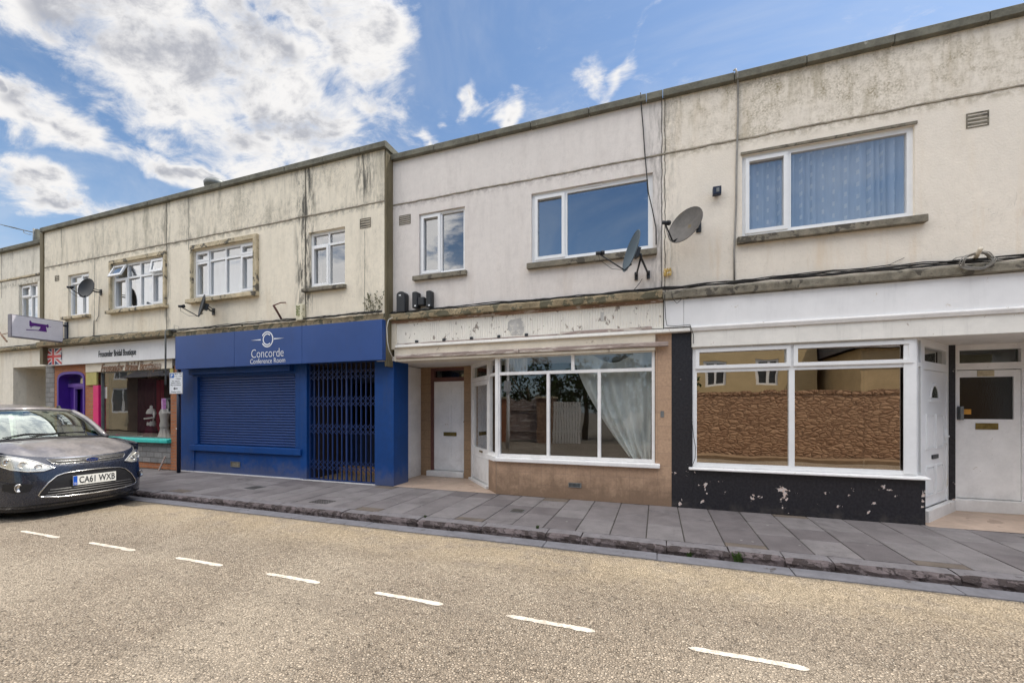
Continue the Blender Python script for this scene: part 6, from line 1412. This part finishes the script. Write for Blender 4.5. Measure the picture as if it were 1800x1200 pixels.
# ================================================================ LIGHT, SKY, CAMERA
SD = Vector((.50, .33, 1.0)).normalized()     # direction to the sun: high, behind the houses, slightly to the right
sun = bpy.data.lights.new('sun', 'SUN'); sun.energy = SUN_E; sun.angle = R(.5); sun.color = (1.0, .93, .82)
so = bpy.data.objects.new('sun', sun); COL.objects.link(so); so.rotation_euler = SD.to_track_quat('Z', 'Y').to_euler(); so.location = (0, 0, 30)
W = bpy.data.worlds.new('World'); sc.world = W; W.use_nodes = True; W.cycles.sampling_method = 'MANUAL'; W.cycles.sample_map_resolution = 256; g = NG(W.node_tree)
sky = g.node('ShaderNodeTexSky', sky_type='NISHITA'); sky.sun_disc = False
sky.sun_elevation = math.asin(SD.z); sky.sun_rotation = math.atan2(SD.x, SD.y); sky.altitude = 50; sky.air_density = 1.0; sky.dust_density = .6; sky.ozone_density = 2.0
tc = g.node('ShaderNodeTexCoord'); d = tc.outputs['Generated']; x, y, z = g.xyz(d)
az = g.m('ARCTAN2', x, y); el = g.m('ARCSINE', z)
def AE(px, py):
    a = math.atan((px - CX) / F); return a - A, math.atan((HY - py) / F * math.cos(a))
blobs = [(250, 70, 500, 165, 20, 1.1), (490, 150, 300, 125, 30, 1.1), (635, 70, 140, 170, 60, 1.0), (100, 218, 165, 60, 12, .95), (520, 20, 200, 60, 10, .9), (10, 165, 60, 40, 0, .8),
         (335, 300, 140, 30, -3, .9), (70, 350, 220, 48, 6, 1.05), (800, 165, 22, 70, -12, .72), (890, 185, 26, 46, 40, .64), (745, 238, 60, 20, 0, .68), (1130, 80, 230, 26, -33, .37), (655, 195, 70, 50, 0, .85), (1050, 95, 30, 60, 20, .40)]
wn = g.node('ShaderNodeVectorMath', operation='MULTIPLY_ADD'); g.l.new(g.noise(d, 4.5, 4, .65, 0, True), wn.inputs[0]); wn.inputs[1].default_value = (.34, .22, 0); wn.inputs[2].default_value = (0, 0, 0)
wa = g.node('ShaderNodeVectorMath', operation='ADD'); g.l.new(g.comb(g.m('SUBTRACT', az, .17), g.m('SUBTRACT', el, .11), 0.0), wa.inputs[0]); g.l.new(wn.outputs[0], wa.inputs[1]); cv = wa.outputs[0]; fld = None
for (px, py, rx, ry, ang, amp) in blobs:
    a0, e0 = AE(px, py); kx = abs(AE(px + 10, py)[0] - AE(px - 10, py)[0]) / 20; ky = abs(AE(px, py + 10)[1] - AE(px, py - 10)[1]) / 20
    mp = g.node('ShaderNodeMapping', vector_type='TEXTURE'); g.l.new(cv, mp.inputs[0]); mp.inputs['Location'].default_value = (a0, e0, 0)
    mp.inputs['Rotation'].default_value = (0, 0, -R(ang)); mp.inputs['Scale'].default_value = (rx * kx * 1.35, ry * ky * 1.35, 1)
    gr = g.node('ShaderNodeTexGradient', gradient_type='SPHERICAL'); g.l.new(mp.outputs[0], gr.inputs[0])
    f_ = g.m('MULTIPLY', gr.outputs['Fac'], amp * 2.0)
    fld = f_ if fld is None else g.m('MAXIMUM', fld, f_)
fld = g.m('SUBTRACT', g.m('MINIMUM', fld, 1.45), .62)
az2 = g.m('ARCTAN2', x, g.m('MULTIPLY', y, -1.0)); back = g.ramp(y, .25, -.35)                    # cloud behind the viewer and overhead, added out of frame as facade fill
front_up = g.ramp(z, .66, .85)
side = g.m('MULTIPLY', back, g.m('MAXIMUM', g.ramp(az2, -.30, -.62), g.ramp(z, .50, .68)))
fld = g.m('MAXIMUM', fld, g.m('SUBTRACT', g.m('MULTIPLY', g.m('MAXIMUM', side, front_up), BACKC), .6))
# domain: project on the cloud layer so the texture foreshortens towards the horizon
zz = g.m('ADD', g.m('MAXIMUM', z, 0.0), .22)
pl = g.comb(g.m('DIVIDE', x, zz), g.m('DIVIDE', y, zz), 0.0)
mp = g.node('ShaderNodeMapping'); g.l.new(pl, mp.inputs[0]); mp.inputs['Rotation'].default_value = (0, 0, R(-35)); mp.inputs['Scale'].default_value = (1.0, 1.5, 1)
n1 = g.noise(mp.outputs[0], 2.4, 7, .62, .5); n2 = g.noise(mp.outputs[0], 8.0, 6, .68, .5)
den = g.m('ADD', g.m('ADD', g.m('MULTIPLY', fld, .62), g.m('MULTIPLY', g.m('SUBTRACT', n1, .5), 2.5)), g.m('MULTIPLY', g.m('SUBTRACT', n2, .5), 1.55))
mask = g.ramp(den, -.10, .60)
thick = g.m('MULTIPLY', g.ramp(g.m('ADD', g.m('SUBTRACT', den, .0), g.m('MULTIPLY', g.m('SUBTRACT', g.noise(mp.outputs[0], 3.2, 6, .62), .5), 3.0)), .30, 1.0), g.m('MULTIPLY', g.ramp(back, .2, .8, 1, .15), g.ramp(fld, .40, .83)))
bright = g.m('ADD', 1.0, g.m('MULTIPLY', g.m('MAXIMUM', g.m('MULTIPLY', back, g.ramp(z, .45, .7, .35, 1)), front_up), BACK_FILL))  # back and overhead cloud brightened beyond the visible cloud to fill the shaded fronts
cl = g.mix(thick, (CL, CL * .985, CL * .975), (CL * .50, CL * .515, CL * .57))
sc2 = g.node('ShaderNodeVectorMath', operation='SCALE'); g.l.new(cl, sc2.inputs[0]); g.l.new(bright, sc2.inputs['Scale'])
hz = g.ramp(z, .0, .55, .50, .04)
base = g.mix(hz, sky.outputs[0], (CL * .45, CL * .55, CL * .68))
tint = g.mix(1.0, base, (SKYT[0], SKYT[1], SKYT[2]), 'MULTIPLY')
veil = g.m('MULTIPLY', g.ramp(g.noise(mp.outputs[0], 1.5, 6, .62, 1.0), .38, .72), .30)
tint = g.mix(veil, tint, (CL * .80, CL * .84, CL * .90))
col = g.mix(mask, tint, sc2.outputs[0])
bg = g.node('ShaderNodeBackground'); g.l.new(col, bg.inputs[0]); bg.inputs[1].default_value = SKY_S
wo = g.node('ShaderNodeOutputWorld'); g.l.new(bg.outputs[0], wo.inputs[0])
cd = bpy.data.cameras.new('camera'); co = bpy.data.objects.new('camera', cd); COL.objects.link(co); sc.camera = co
co.location = (0, -D, H); co.rotation_euler = (R(90), 0, A)
cd.sensor_width = 36; cd.sensor_fit = 'HORIZONTAL'; cd.lens = F / 1800 * 36; cd.shift_y = (HY - 600) / 1800; cd.clip_start = .05; cd.clip_end = 600
sc.render.engine = 'CYCLES'; sc.cycles.max_bounces = 7; sc.cycles.diffuse_bounces = 3; sc.cycles.transparent_max_bounces = 12; sc.cycles.caustics_reflective = False; sc.cycles.caustics_refractive = False
sc.view_settings.view_transform = 'Standard'; sc.view_settings.look = 'None'; sc.view_settings.exposure = EXPO; sc.view_settings.gamma = 1
sc.render.resolution_x = 1024; sc.render.resolution_y = 682
